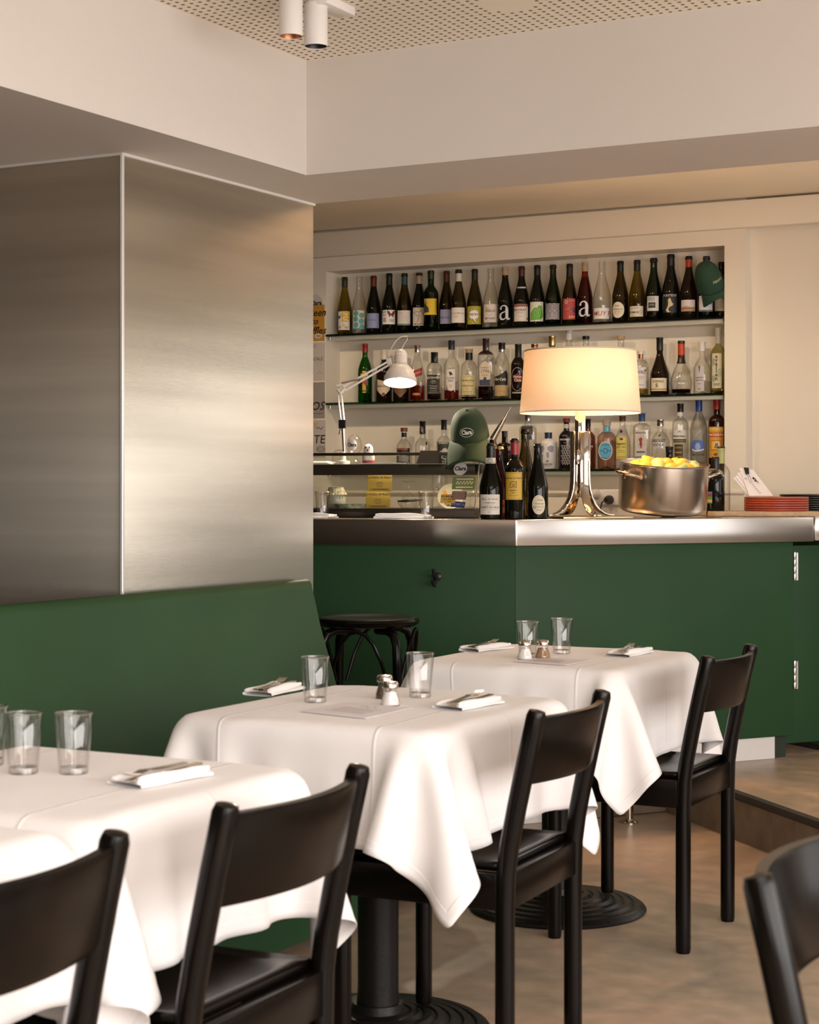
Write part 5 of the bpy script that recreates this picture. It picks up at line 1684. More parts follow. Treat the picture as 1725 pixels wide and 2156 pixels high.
# the pot leans a little towards the room and to its right
RT, FW = Vector((CO, SI, 0)), Vector((-SI, CO, 0))
POT_M = Matrix.Translation(PQ + Vector((0, 0, .0205))) @ Matrix.Rotation(math.radians(6.5), 4, RT) @ Matrix.Rotation(math.radians(2.2), 4, FW) @ Matrix.Rotation(face_cam(PQ, 34), 4, 'Z')
pot.matrix_world = POT_M
MB().lathe([(0, .002), (R0 - .02, .002), (R0 - .008, .010), (R0, .026), (R0, .190), (R0 + .004, .194), (R0 + .004, .197), (R0 - .001, .1975), (R0 - .0025, .192), (R0 - .0025, .028), (R0 - .02, .008), (0, .007)], 72, close=False).build('body', POTM, pot)
for s in (-1, 1):
    h = MB()
    pts = []
    for k in range(13):
        a = PI * k / 12
        pts.append((s * (R0 + .004 + .052 * math.sin(a) ** .8), .052 * math.cos(a) - .03, .155 + .012 * math.sin(a)))
    h.tube([(s * (R0 - .006), pts[0][1], .147)] + pts + [(s * (R0 - .018), pts[-1][1], .147)], .0062, 12)
    h.build('handle', CHROME, pot)
    for yy in (.022, -.082):
        pl = MB()
        pl.lathe([(.018, 0), (.018, .003), (.006, .005), (0, .005)], 16, 0, Matrix.Translation((s * math.sqrt(R0 ** 2 - yy ** 2) if abs(yy) < .1 else 0, yy, .149)) @ Matrix.Rotation(math.atan2(yy, s * R0), 4, 'Z') @ Matrix.Rotation(PI / 2, 4, 'Y'))
        pl.build('bracket', POTM, pot)
LEMON = mat('lemon_peel', (.72, .44, .05), .45, noise=(6, .12, 3), bump=(130, .15))
LEMONP = mat('pale_lemon_peel', (.62, .60, .22), .45, noise=(8, .15, 3), bump=(130, .15))
LIME = mat('greenish_lemon_peel', (.36, .46, .22), .45, noise=(8, .15, 3), bump=(130, .15))
lp = [(0, -.041), (.005, -.040), (.009, -.036), (.020, -.029), (.028, -.014), (.030, 0), (.028, .014), (.020, .028), (.010, .036), (.006, .041), (0, .043)]
rl = random.Random(5)
spots = [(x * .86, y * .86, z - .024, k) for x, y, z, k in [(-.125, -.07, .196, 0), (-.095, -.11, .198, 0), (-.075, -.03, .212, 0), (-.03, -.09, .216, 1), (.01, -.03, .214, 0), (.03, -.11, .202, 0), (-.01, .06, .204, 0), (.07, -.06, .214, 0), (.085, -.005, .212, 2),
         (.105, -.09, .200, 0), (.135, -.05, .196, 1), (.128, .02, .198, 2), (-.06, .05, .206, 0), (.06, .07, .204, 0), (-.13, .02, .196, 0), (-.03, -.14, .194, 1), (.075, -.135, .192, 2), (-.10, .09, .194, 0), (0, .13, .192, 0)]]
what = ['yellow lemon', 'pale green-yellow lemon', 'greenish lemon']
where = ['at the left rim', 'near the left handle, in front', 'in the left middle', 'in front, left of centre', 'in the middle', 'in front, right of centre', 'behind the middle one', 'right of centre, standing up', 'right of centre, behind the upright one',
         'at the right front', 'at the right rim, foremost', 'at the right rim, behind', 'left of the middle, at the back', 'right of the middle, at the back', 'at the far left, at the back', 'touching the front rim, left', 'touching the front rim, right', 'at the back left rim', 'at the back rim']
for i, (x, y, z, k) in enumerate(spots):
    o = MB().lathe(lp, 18).build('lemon', [LEMON, LEMONP, LIME][k])
    ql = Matrix.Rotation(-math.radians(34), 4, 'Z') @ Vector((x, y, z))
    o.location = POT_M @ ql
    o.rotation_euler = (rl.uniform(.5, 2.6), rl.uniform(-.5, .5), rl.uniform(0, 6))
    tag(o, what[k] + ' heaped in the steel pot, ' + where[i], 'lemon', 'lemons in the pot')
o = MB().lathe([(0, .009), (R0 - .022, .009), (R0 - .012, .03), (R0 - .004, .14), (R0 - .006, .155), (.10, .162), (0, .166)], 40).build('lemon_heap', LEMON)
o.matrix_world = POT_M
tag(o, 'lemons filling the pot below the topmost ones', 'lemons', kind='stuff')

# ------------------------------------------------------------------ right end: board, plates, menus
b0 = bar_px(1503, 1, .27)
b0 = Vector((b0.x, b0.y))
r2, f2 = Vector((RT.x, RT.y)), Vector((FW.x, FW.y))
bd = MB().prism([b0, b0 + r2 * .43, b0 + r2 * .43 + f2 * .36, b0 + f2 * .36], ZB + .0006, ZB + .020).build('cutting_board', WOODB, bev=.003)
tag(bd, 'light wooden board lying on the right end of the bar', 'board')
RP = bxy(1635, 1, .31, ZB + .0205)


def plate_prof(r):
    return [(0, .0), (r * .90, 0), (r * .975, .0008), (r * .995, .003), (r, .0055), (r * .995, .0082), (r * .975, .0095), (r * .94, .0088), (r * .90, .0046), (0, .004)]


order = ['lowest', 'second from the bottom', 'third from the bottom', 'third from the top', 'second from the top', 'topmost']
base_ = None
for k in range(6):
    if base_ is None:
        o = base_ = MB().lathe(plate_prof(.133), 56).build('plate', TERRA)
    else:
        o = base_.copy()
        COL.objects.link(o)
    o.location = RP + Vector((0, 0, .0098 * k))
    tag(o, 'red plate in the stack on the board, ' + order[k], 'plate', 'stacked red plates')
BP = bxy(1712, 1, .60, ZB + .0002)
base_ = None
for k in range(9):
    if base_ is None:
        o = base_ = MB().lathe(plate_prof(.145), 56).build('plate', mat('black_glaze', (.012, .011, .010), .3))
    else:
        o = base_.copy()
        COL.objects.link(o)
    o.location = BP + Vector((0, 0, .0098 * k))
    tag(o, 'black plate behind the red ones, number %s from the bottom of its stack' % ('one two three four five six seven eight nine'.split()[k]), 'plate', 'stacked black plates')
ms_ = thing('clipped_menus', 'white menu sheets held by a black clip, leaning on the red plates', 'menus', (RP.x, RP.y, RP.z + .0635))
ZM = depth(RP) - .03


def sheet(quad, name, mt, dz=0.0, th=.0012):
    pts = [P(px, py, ZM + dz + (1044 - py) * .0009) - Vector(ms_.location) for px, py in quad]
    n_ = (pts[1] - pts[0]).cross(pts[3] - pts[0]).normalized() * th
    v = pts + [p + n_ for p in pts]
    return MB().add(v, [(0, 1, 2, 3), (7, 6, 5, 4), (0, 4, 5, 1), (1, 5, 6, 2), (2, 6, 7, 3), (3, 7, 4, 0)]).build(name, mt, ms_)


for i, q in enumerate(([(1544, 1006), (1553, 1003), (1592, 1044), (1577, 1044)], [(1548, 1003), (1558, 999), (1600, 1044), (1582, 1044)], [(1552, 996), (1570, 992), (1610, 1044), (1588, 1044)])):
    sheet(q, 'sheet', PAPER, .012 - .004 * i)
fs_ = sheet([(1557, 985), (1586, 989), (1629, 1044), (1578, 1044)], 'sheet', PAPER, 0)
pm = [P(px, py, ZM - .004 + (1044 - py) * .0009) - Vector(ms_.location) for px, py in ((1557, 985), (1586, 989), (1629, 1044), (1578, 1044))]


def qplace(x, y, li):
    u, v_ = x * 10, y * 10          # print given in percent of the sheet, scaled to 1000
    a = pm[3].lerp(pm[2], u)
    b_ = pm[0].lerp(pm[1], u)
    return a.lerp(b_, v_) - Vector((0, .0006 + .0001 * li, 0))


prints([('s', [(58, 62), (66, 68), (72, 60)], 7, INKD), ('s', [(60, 54), (70, 58), (76, 50)], 5, INKD), ('r', 16, 62, 12, 5, hx('a8a4a4'))] + [('r', 40 + 3 * k, 40 - 7 * k, 9, 2.2, hx('8a8688')) for k in range(5)], qplace, 'print', fs_)
sheet([(1567, 984), (1577, 985), (1578, 997), (1571, 998)], 'clip', BLACKP, -.008, .006)
cl = MB()
cl.tube([P(px, py, ZM - .012 + (1044 - py) * .0009) - Vector(ms_.location) for px, py in ((1573, 997), (1577, 1008), (1581, 1017), (1585, 1018), (1583, 1012), (1577, 998))], .0009, 6)
cl.build('clip_handle', SILV, ms_)

# ------------------------------------------------------------------ white plastic sockets with plugs on the wall behind the bar
sk = on_u(1277, 1047, U_WALL - .001)
ps = thing('wall_socket', 'white double wall socket with white and black plugs behind the pot', 'socket', sk, group=None)
sk_b = MB()
sk_b.box((0, -.006, 0), (.16, .012, .075))
sk_b.build('plate', mat('white_plastic', (.74, .70, .66), .35), ps, bev=.005, seg=3)
for x, z, mt, ln in ((-.045, .018, MATS['white_plastic'], .05), (-.052, -.03, MATS['white_plastic'], .05), (.022, -.012, BLACKP, .055)):
    pb = MB()
    pb.lathe([(.022, 0), (.022, .016), (.018, .03), (.010, ln), (0, ln)], 20, 0, Matrix.Translation((x, -.01, z)) @ Matrix.Rotation(PI / 2, 4, 'X'))
    pb.tube([(x, -.01 - ln, z), (x - .01, -.03 - ln, z - .012), (x - .02, -.035 - ln, z - .06)], .0035, 8)
    pb.build('plug', mt, ps)

# ------------------------------------------------------------------ the refrigerated display case on the left bar
CN = .27                              # distance of its front foot behind the bar edge
ce0 = bxy(664, 2, CN)
ce1 = bxy(1000, 2, CN)
CL = (ce1 - ce0).length + .55
case = thing('display_case', 'low glass display case with dark rails on the left part of the bar', 'display case', ce1, A2)
CH = .245
LEAN = .085
DKST = mat('dark_steel_rail', (.06, .05, .04), .3, .8)
MB().box((-CL / 2, .20, .018), (CL, .40, .034)).build('base', DKST, case, bev=.002)
gl_ = MB()
gl_.add([(-CL, 0, .036), (0, 0, .036), (0, LEAN, CH), (-CL, LEAN, CH), (-CL, .005, .036), (0, .005, .036), (0, LEAN + .005, CH), (-CL, LEAN + .005, CH)],
        [(0, 1, 2, 3), (7, 6, 5, 4), (0, 4, 5, 1), (2, 6, 7, 3), (1, 5, 6, 2), (3, 7, 4, 0)])
gl_.build('front_glass', PANEG, case)
eg = MB()
eg.strip([(0, 0, .036), (0, LEAN, CH)], .004, .006, (1, 0, 0))
eg.build('glass_edge', mat('glass_edge', (.30, .36, .30), .2), case)
MB().box((-CL / 2 + .002, LEAN + .012, .205 - .017), (CL - .01, .02, .042)).build('upper_rail', DKST, case, bev=.002)
MB().box((-CL / 2, LEAN + .155, .2085), (CL - .012, .29, .006)).build('deck', PANEG, case)
MB().box((-CL / 2 - .05, LEAN - .002 + .008, CH + .005), (CL - .10, .012, .012)).build('top_rail', DKST, case, bev=.002)
MB().box((-.012, LEAN + .10, .19), (.02, .2, .036)).build('end_rail', DKST, case, bev=.002)
ZD = ce1.z + .2118                    # top of its deck
ZI = ce1.z + .0352                    # floor inside
NF = CN + .01


def stick(name, px, py, w, h, ops, label, cat='sticker', shape=None, col=None, roll=0.0):
    """sticker on the outside of the leaning front glass"""
    f_ = (1090 - py) / 135.0
    q = bxy(px, 2, CN + LEAN * (.05 + .9 * f_))
    Z = depth(q)
    zz = HC + (HY - py) * Z / FPX
    tl_ = math.atan2(LEAN, CH - .036)
    o = MB()
    pts = ell(0, 0, w / 2, h / 2, 28) if shape == 'oval' else [(-w / 2, -h / 2), (w / 2, -h / 2), (w / 2, h / 2), (-w / 2, h / 2)]
    n_ = len(pts)
    o.add([(x, 0, y) for x, y in pts] + [(x, .0006, y) for x, y in pts], [tuple(range(n_)), tuple(range(n_, 2 * n_))[::-1]] + [(i, n_ + i, n_ + (i + 1) % n_, (i + 1) % n_) for i in range(n_)])
    ob = o.build(name, ink(col), None, (q.x, q.y, zz))
    nrm = Vector((-D2.x * 0, 0, 0))
    ob.rotation_euler = Matrix.Rotation(A2, 4, 'Z').to_euler()
    M_ = Matrix.Rotation(A2, 4, 'Z') @ Matrix.Rotation(-tl_, 4, 'X') @ Matrix.Rotation(roll, 4, 'Y')
    # push clear of the pane
    ob.matrix_world = Matrix.Translation(Vector((q.x, q.y, zz)) - Vector((-math.sin(A2), math.cos(A2), 0)) * .009) @ M_
    tag(ob, label, cat, 'stickers on the display case glass')
    prints(ops, lambda x, y, li: (x, -.0005 - .00012 * li, y), 'print', ob)
    return ob


def clara(sz, col, x=0, y=0):
    return T('Clara', x, y, sz, col, .035, 0, .92)


stick('sticker', 971, 987, .054, .054, [clara(23, BLK)], 'round white sticker with black lettering on the display case', shape='oval', col=hx('dcd6d4'))
stick('sticker', 978, 1017, .092, .052, [('r', 4, 16, 68, 5, hx('d8d8d0')), ('r', 4, -18, 68, 5, hx('d8d8d0')), ('s', [(-30, -4), (-22, 8), (-20, -6), (-10, 8), (-8, -6), (2, 8), (4, -6), (14, 8), (16, -6), (26, 8), (30, -4), (38, 4)], 6, hx('d8d8d0'))], 'olive green sticker with white zigzag strokes on the display case', col=hx('70864e'))
stick('sticker', 968, 1043, .058, .034, [('r', -26 + 6.4 * i + (3 if j % 2 else 0), -13 + 6 * j, 3.2, 3, hx('e0d4cc')) for i in range(9) for j in range(5) if -28 < -26 + 6.4 * i + (3 if j % 2 else 0) < 28], 'small dark red checked sticker on the display case', col=hx('5a2a2a'))
stick('sticker', 966, 1062, .056, .024, [T('ROMITA', 0, 0, 14, hx('8a98d8'), .02)], 'small blue sticker with capitals on the display case', col=hx('2a3c8a'), roll=.09)
stick('sticker', 945, 1050, .06, .036, [T('RECOMENDADO', 0, 9, 9, INKD, .02, 0, .8), T('Guía Repsol', 2, -2, 8.5, INKD, .01), T('2023', 6, -12, 7, INKD)], 'pale yellow sticker with black print beside the checked sticker', col=hx('cfae5c'))

# things inside the case
FF = MB()
bxm = mat('yellow_card', (.70, .44, .06), .6)


def carton(px, n, z, lab, w=.098, d=.075, h=.067, turn=.32):
    q = bxy(px, 2, n, z)
    o = thing('carton', lab, 'box', q, A2 + turn, 'yellow cartons in the display case')
    MB().box((0, 0, h / 2), (w, d, h)).build('box', bxm, o, bev=.001)
    prints([T('LA FONDA DE PRADO', 0, h * 1000 / 2 - 13, 12, hx('4a220e'), .035, 0, .8), ('s', [(-12, 2), (12, 2), (12, -16), (-12, -16), (-12, 2)], 1.6, hx('8a5a20')), ('ring', 0, -7, 7, 6, 1.6, hx('6a3a14')), ('r', 0, -h * 500 + 7, 78, 9, hx('b08a34')), ('r', 0, -h * 500 + 7, 60, 3, hx('6a3a14'))],
           flatp(-d / 2, h / 2), 'print', o)
    prints([('r', -2, 22 - 6 * k, 44, 1.6, hx('a07a2c')) for k in range(4)] + [('r', -16, -18, 16, 16, hx('d8cfb8')), ('r', 16, -18, 16, 18, hx('d0c4a4'))] + [('r', 11 + 2.6 * k, -18, 1.2, 16, hx('4a3a20')) for k in range(5)],
           lambda x, y, li: (w / 2 + .0005 + .00012 * li, x, h / 2 + y), 'print', o)


carton(796, .46, ZI + .0005, 'lower yellow printed carton in the display case')
carton(800, .462, ZI + .068, 'upper yellow printed carton, set on the lower one', turn=.30)
q = bxy(708, 2, .44, ZI)
jar = thing('jam_jar', 'glass jar with pleated cloth lid in the display case, left', 'jar', q)
MB().lathe([(0, 0), (.036, 0), (.039, .004), (.039, .05), (.033, .06)], 28, close=False).build('body', mat('pale_label_glass', (.55, .50, .42), .3), jar)
MB().grid(lambda u, v: ((.030 + .014 * v) * math.cos(2 * PI * u) * (1 + .06 * math.sin(44 * PI * u) * v), (.030 + .014 * v) * math.sin(2 * PI * u) * (1 + .06 * math.sin(44 * PI * u) * v), .084 - .03 * v ** .6), 132, 3).lathe([(.031, .0838), (0, .086)], 32, close=False).build('lid', mat('cloth_lid', (.48, .40, .30), .9, noise=(90, .5, 1)), jar)
q = bxy(739, 2, .36, ZI)
tray = thing('patterned_tray', 'small leaf patterned tray in the display case', 'tray', q, A2)
MB().lathe([(0, 0), (.06, 0), (.068, .018), (.066, .018), (.058, .003), (0, .003)], 32, flat=.6).build('dish', mat('leaf_print', (.42, .40, .28), .5, noise=(70, .6, 1)), tray)


def wine_glass(px, seg, n, z, lab, h=.11, r=.033, inv=False):
    q = bxy(px, seg, n, z)
    o = thing('wine_glass', lab, 'glass', q, group='glasses in and on the display case')
    pr_ = [(.0, .0), (.032, .001), (.030, .003), (.006, .008), (.004, .02), (.004, .045), (.012, .055), (r * .9, .07), (r, .085), (r * .85, h)]
    if inv:
        pr_ = [(a, h - b_) for a, b_ in pr_[::-1]]
    MB().lathe(pr_, 28, close=False).build('glass', GTUMB, o)


wine_glass(861, 2, .43, ZI, 'upturned stemmed glass in the display case, right of the yellow cartons', inv=True)
wine_glass(990, 2, .46, ZI, 'stemmed glass in the right end of the display case', h=.13, r=.036)
wine_glass(926, 2, .56, ZI, 'tall stemmed glass at the back of the display case', h=.16)
q = bxy(862, 2, .36, ZI)
bw_ = thing('glass_bowl', 'clear shallow bowl with a dark utensil in the display case', 'bowl', q)
MB().lathe([(0, 0), (.03, .001), (.045, .02), (.048, .035)], 32, close=False).build('bowl', GTUMB, bw_)
ut = MB()
ut.tube([(-.045, 0, .016), (-.01, 0, .018), (.02, .01, .02), (.05, .02, .022)], [.003, .006, .005, .003], 8)
tag(ut.build('utensil', BLACKP, None, q + Vector((0, -.004, .012)), (0, 0, A2)), 'small dark utensil lying in the glass bowl', 'utensil')
q = bxy(950, 2, .50, ZI + .046)
pl_ = thing('plate', 'white plate with orange streaks standing upright in the display case', 'plate', q, A2, rot=(1.25, 0, A2 + .1))
MB().lathe([(0, 0), (.035, 0), (.052, .006), (.053, .008), (.035, .003), (0, .003)], 40).build('dish', mat('white_glaze', (.72, .66, .58), .3), pl_)
prints([('p', [(-34, 20), (-24, 30), (-10, -6), (4, -30), (-14, -38), (-30, -16)], hx('d8932c')), ('p', [(4, -14), (24, -22), (14, -40), (-2, -40)], hx('d8b030'))], lambda x, y, li: (x, y, .0075 + .0002 * li), 'print', pl_)

# on the bar in front of the case
for px, n, lab in ((898, .11, 'tall clear tumbler on the left bar beside a folded napkin'), (680, .12, 'tall clear tumbler at the left end of the bar by the column')):
    tumbler(bxy(px, 2, n), lab, .102, .022, .031, 'tumblers on the bar')


def bar_napkin(px, n, lab, lx, a=0.0):
    q = bxy(px, 2, n)
    o = thing('napkin', lab, 'napkin', q, A2 + a, 'folded napkins on the bar')
    napkin_parts(o, lx, .11, px)


bar_napkin(850, .08, 'white folded napkin lying on the left bar by a tumbler', .20)
bar_napkin(676, .07, 'white folded napkin at the left end of the bar', .10)

# on top of the case
q = bxy(746, 2, .44, ZD)
eg_ = thing('glass_dome', 'egg shaped glass dome with white lettered sticker on the display case', 'dome', q + Vector((0, 0, .0)), A2)
MB().lathe([(.028, 0), (.030, .004), (.012, .02), (.010, .036), (.022, .045), (.030, .062), (.031, .08), (.024, .105), (.010, .118), (0, .121)], 28, close=False).build('glass', GTUMB, eg_)
pl0 = bend(.0305, .077, .001)
e_ = prints([('e', 0, 0, 21, 25, hx('d6d0cc'))], pl0, 'sticker', eg_)
prints([clara(19, BLK)], bend(.0305, .077, .0018), 'print', e_)
q = bxy(776, 2, .38, ZD)
gh = thing('ghost_figurine', 'small pale ghost shaped figurine with red foot on the display case', 'figurine', q, face_cam(q, -10))
MB().lathe([(.022, .012), (.026, .02), (.024, .034), (.018, .044), (.019, .056), (.017, .068), (.010, .077), (0, .080)], 24).build('body', mat('pale_ceramic', (.62, .56, .48), .4), gh)
MB().lathe([(.020, 0), (.025, .003), (.025, .012), (.021, .015), (0, .015)], 24).build('foot', mat('red_foot', (.35, .02, .03), .4), gh)
prints([('e', -7, 5, 2.6, 4.5, BLK), ('e', 7, 5, 2.6, 4.5, BLK), ('p', [(-4, -3), (4, -3), (0, -12)], BLK)], bend(.0195, .060, .0008), 'face', gh)
q = bxy(806, 2, .36, ZD + .0003)
tag(MB().box((0, 0, .0012), (.17, .09, .0024)).build('paper_stack', mat('bluish_paper', (.62, .64, .74), .8), None, q, (0, 0, A2 + .05)), 'pale blue paper lying on top of the display case', 'paper')
q = bxy(904, 2, .34, ZD + .0005)
tent = thing('tent_card', 'dark brown folded card standing on the display case', 'card', q, A2)
MB().add([(-.046, -.02, 0), (.046, -.02, 0), (.042, 0, .05), (-.036, 0, .05), (-.046, .02, 0), (.046, .02, 0), (-.046, -.017, 0), (.046, -.017, 0), (-.046, .017, 0), (.046, .017, 0)],
         [(0, 1, 2, 3), (5, 4, 3, 2), (0, 3, 4), (1, 5, 2), (0, 4, 5, 1)]).build('card', mat('dark_card', (.035, .025, .018), .7), tent)
q = bxy(676, 2, .40, ZD)
cup = thing('napkin', 'white folded cloth on top of the display case at the left', 'napkin', q, A2)
MB().grid(lambda u, v: ((u - .5) * .11, (v - .5) * .09, .002 + .010 * min(1, min(u, 1 - u) * 6, min(v, 1 - v) * 6) ** .5), 12, 8).build('fold', LINEN, cup, solid=.004)
for px, n, lab in ((716, .47, 'small upturned glass on the display case, left of the lamp foot'), (737, .40, 'small upturned glass on the display case under the glass dome')):
    q = bxy(px, 2, n, ZD)
    if px == 737:
        continue
    o = thing('upturned_glass', lab, 'glass', q, group='glasses in and on the display case')
    MB().lathe([(.034, 0), (.031, .03), (.022, .055), (.006, .06), (0, .06)], 28, close=False).build('glass', GTUMB, o)
q = bxy(985, 2, .42, ZD)
dec = thing('crystal_bowl', 'faceted crystal bowl under the green cap on the display case', 'bowl', q)
MB().lathe([(0, 0), (.040, .001), (.058, .018), (.060, .034), (.05, .05), (.03, .06)], 12, close=False).build('bowl', GPALE, dec)
q = bxy(1046, 2, .40, ZB + .20)
cone = MB().tube([(0, 0, 0), (.035, 0, .06), (.072, 0, .125)], [.014, .009, .002], 12)
r_ = thing('steel_steel', 'pointed steel pourer sticking up behind the green cap', 'pourer', P(1038, 925, depth(q)), A2)
r_.name = 'pourer'
cone.build('spout', CUTLERY, r_)
MB().lathe([(.018, -.17), (.02, -.165), (.018, -.03), (.012, 0)], 16, close=False).build('bottle', GDARK, r_)

# green caps
CAPM = mat('green_cotton', (.008, .030, .009), .8, sheen=.05, bump=(400, .12))


def baseball_cap(name, label, loc, rot, r=.088, hgt=.125, brim=.072, logo=None, mt=CAPM):
    c = thing(name, label, 'cap', loc, 0, 'green caps', rot)

    def dome(u, v):
        a = 2 * PI * u
        ph = v * PI / 2
        seam = 1 - .012 * math.exp(-((((u * 6) % 1) - .5) ** 2) / .0018)
        rr_ = r * math.cos(ph) ** .62 * seam
        sy = 1.08 if math.sin(a) > 0 else 1.0
        return (rr_ * math.cos(a) * .93, rr_ * math.sin(a) * sy, hgt * math.sin(ph))
    MB().grid(dome, 72, 14).build('crown', mt, c, solid=.0015)

    def br(u, v):
        a = math.radians(-66 + 132 * u)
        rr_ = r * .99 + brim * .8 * v * math.cos(a * .92) ** .7
        x = rr_ * math.sin(a) * (.93 + .05 * v)
        return (x, -rr_ * math.cos(a) * 1.0, .004 - v * (.020 + (x / r) ** 2 * .040) - .35 * brim * v * v)
    MB().grid(br, 30, 8).build('brim', mt, c, solid=.003)
    MB().lathe([(.007, hgt - .001), (.006, hgt + .003), (0, hgt + .004)], 14).build('button', mt, c)
    if logo:
        def place(x, y, li):
            z = logo[1] + y
            ph = math.asin(max(0, min(.98, z / hgt)))
            rr_ = r * math.cos(ph) ** .62 + .0012 + .00012 * li
            a = x / r
            return (rr_ * math.sin(a) * .93, -rr_ * math.cos(a), z)
        prints(logo[0], place, 'logo', c)
    return c


cq = bxy(990, 2, .40, 0)
cz = depth(cq)
cp = P(990, 921, cz)
baseball_cap('baseball_cap', 'green cap with white oval lettered logo hanging over the display case', cp, (.42, -.06, face_cam(cq, -8)), r=.082, hgt=.116, brim=.075,
             logo=([('ring', 0, 0, 30, 17, 1.6, hx('d8d8cc')), clara(23, hx('d8d8cc'))], .052))
cq = on_u(1517, 560, 8.0)
baseball_cap('baseball_cap', 'dark green cap draped over the last bottles of the top shelf', on_u(1499, 607, 7.975), (.55, -.42, face_cam(cq, 10)), r=.070, hgt=.135, brim=.012,
             logo=([T('Natura', 24, 0, 20, hx('b8b08c'), .01, .3)], .06), mt=mat('dark_green_cotton', (.008, .042, .022), .8, bump=(400, .1)))

# ------------------------------------------------------------------ white arm lamp
zl_ = depth(bxy(724, 2, .42))
AL = bxy(722, 2, .42, ZD)
arm = thing('arm_lamp', 'white spring arm work lamp with bell shade, lit, in front of the shelves', 'lamp', AL, A2)
IM = (Matrix.Translation(AL) @ Matrix.Rotation(A2, 4, 'Z')).inverted()


def al(px, py, dz=0.0):
    return IM @ P(px, py, zl_ + dz)


MB().lathe([(.03, 0), (.03, .012), (.014, .016), (.012, .05), (0, .05)], 20).build('foot', WHITEM, arm)
a0, a1 = al(725, 958), al(723, 890)
MB().tube([al(726, 962), al(722, 885)], .0075, 10).build('post', mat('lamp_post_metal', (.5, .45, .40), .3, .8), arm)
b_ = MB()
b_.tube([al(719, 890), al(712, 832)], .0042, 8)
b_.tube([al(725, 888), al(719, 832)], .0042, 8)
b_.build('lower_arm', WHITEM, arm)
b_ = MB()
b_.tube([al(722, 880), al(715, 915)], .0035, 8)
b_.tube([al(720, 890), al(727, 950)], .0055, 8)
b_.build('spring', SILV, arm)
b_ = MB()
b_.box((0, 0, 0), (.028, .012, .034))
b_.build('clip', BLACKP, arm, al(721, 893, -.012))
jb = MB()
jb.tube([al(711, 820, -.004), al(717, 828, -.004), al(726, 818, -.004)], [.007, .010, .006], 8)
jb.tube([al(709, 812, .004), al(728, 812, .004), al(724, 822, .004)], [.006, .006, .004], 8)
jb.build('elbow', WHITEM, arm)
b_ = MB()
b_.tube([al(722, 814), al(816, 762)], .0045, 8)
b_.tube([al(727, 822), al(820, 768)], .0045, 8)
b_.build('upper_arm', WHITEM, arm)
b_ = MB()
b_.tube([al(719, 807, -.006), al(763, 797, -.006)], .0035, 8)
b_.build('spring', mat('spring_brown', (.25, .18, .13), .4, .6), arm)
b_ = MB()
b_.box((0, 0, 0), (.020, .014, .030))
b_.build('head_joint', WHITEM, arm, al(820, 762), (0, -.3, 0), bev=.003)
b_ = MB().tube([al(819, 752), al(823, 735), al(834, 717), al(846, 708.5), al(857, 708), al(858, 714), al(850, 727), al(846, 735)], .0016, 8)
b_.build('cord', WHITEM, arm)
hd = al(844.5, 737)
tip = Matrix.Translation(hd) @ Matrix.Rotation(math.radians(-15), 4, 'X') @ Matrix.Rotation(math.radians(-3), 4, 'Y') @ Matrix.Scale(.93, 4)
s_ = 1.0
prof_h = [(.004, .0), (.016, -.002), (.023, -.010), (.0265, -.022), (.0275, -.055), (.027, -.064), (.034, -.072), (.048, -.088), (.061, -.110), (.069, -.134), (.071, -.150)]
MB().lathe([(0, .001)] + prof_h, 40, 0, tip, close=False).build('shade', WHITEM, arm, solid=.0012)
sl = MB()
for k in range(18):
    a = 2 * PI * k / 18
    sl.box((.0272 * math.cos(a), .0272 * math.sin(a), -.036), (.0012, .0032, .024), 0, tip, a)
sl.build('vent_slot', mat('glowing_slot', (.9, .7, .5), .5, emit=((1, .62, .32), 2.2)), arm)
MB().lathe([(0, -.075), (.018, -.08), (.026, -.098), (.024, -.116), (.012, -.126), (0, -.128)], 24, 0, tip).build('bulb', mat('lit_bulb_cool', (1, .95, .85), .3, emit=((1, .88, .70), 18)), arm)
l = bpy.data.lights.new('arm_lamp_light', 'SPOT')
l.energy, l.color, l.spot_size, l.spot_blend, l.shadow_soft_size = 26, (1.0, .82, .60), math.radians(155), .3, .03
lo = bpy.data.objects.new('arm_lamp_light', l)
COL.objects.link(lo)
lo.matrix_world = Matrix.Translation(AL) @ Matrix.Rotation(A2, 4, 'Z') @ tip @ Matrix.Translation((0, 0, -.131))

# ------------------------------------------------------------------ posters on the wall strip left of the niche
def poster(z0, z1, x0, x1, ops, col, lab, shape=None, nm='poster'):
    w, h = (x1 - x0), (z1 - z0)
    ob = MB().box((0, 0, 0), (w, .0016, h)).build(nm, ink(col), None, ((x0 + x1) / 2, U_WALL - .0011, (z0 + z1) / 2))
    tag(ob, lab, nm, 'prints pasted on the wall strip')
    prints(ops, lambda x, y, li: (x, -.0014 - .00012 * li, y), 'print', ob)


def zw(py):
    return HC + (HY - py) * 9.24 / FPX


XR = -4.757
poster(zw(717), zw(641), XR - .24, XR, [T('Been', 74, 52, 52, hx('3a1a1c'), .02, .35), T('to', 60, 8, 46, hx('3a1a1c'), .02, .35), T('waffles', 56, -40, 52, hx('3a1a1c'), .02, .35), ('e', 84, -66, 22, 12, hx('d8cdb8')), clara(14, BLK, 84, -66)], hx('b8862c'), 'orange printed poster with dark script at the niche edge')
poster(zw(800), zw(720), XR - .24, XR + .004, [('s', [(60 + 13 * math.cos(a), 78 + 13 * math.sin(a)) for a in (0, 2.5, 5, 1.2, 3.8)], 2, hx('a0704c')), T('OCALÉ', 72, 12, 24, hx('6a5a54'), .01), ('ring', 86, -14, 16, 8, 2, hx('a8a0a0')), ('s', [(70, -62), (86, -58), (90, -44), (94, -58), (110, -62)], 2, hx('8a8080'))], hx('c0b6b0'), 'pale poster with small drawings below the orange one')
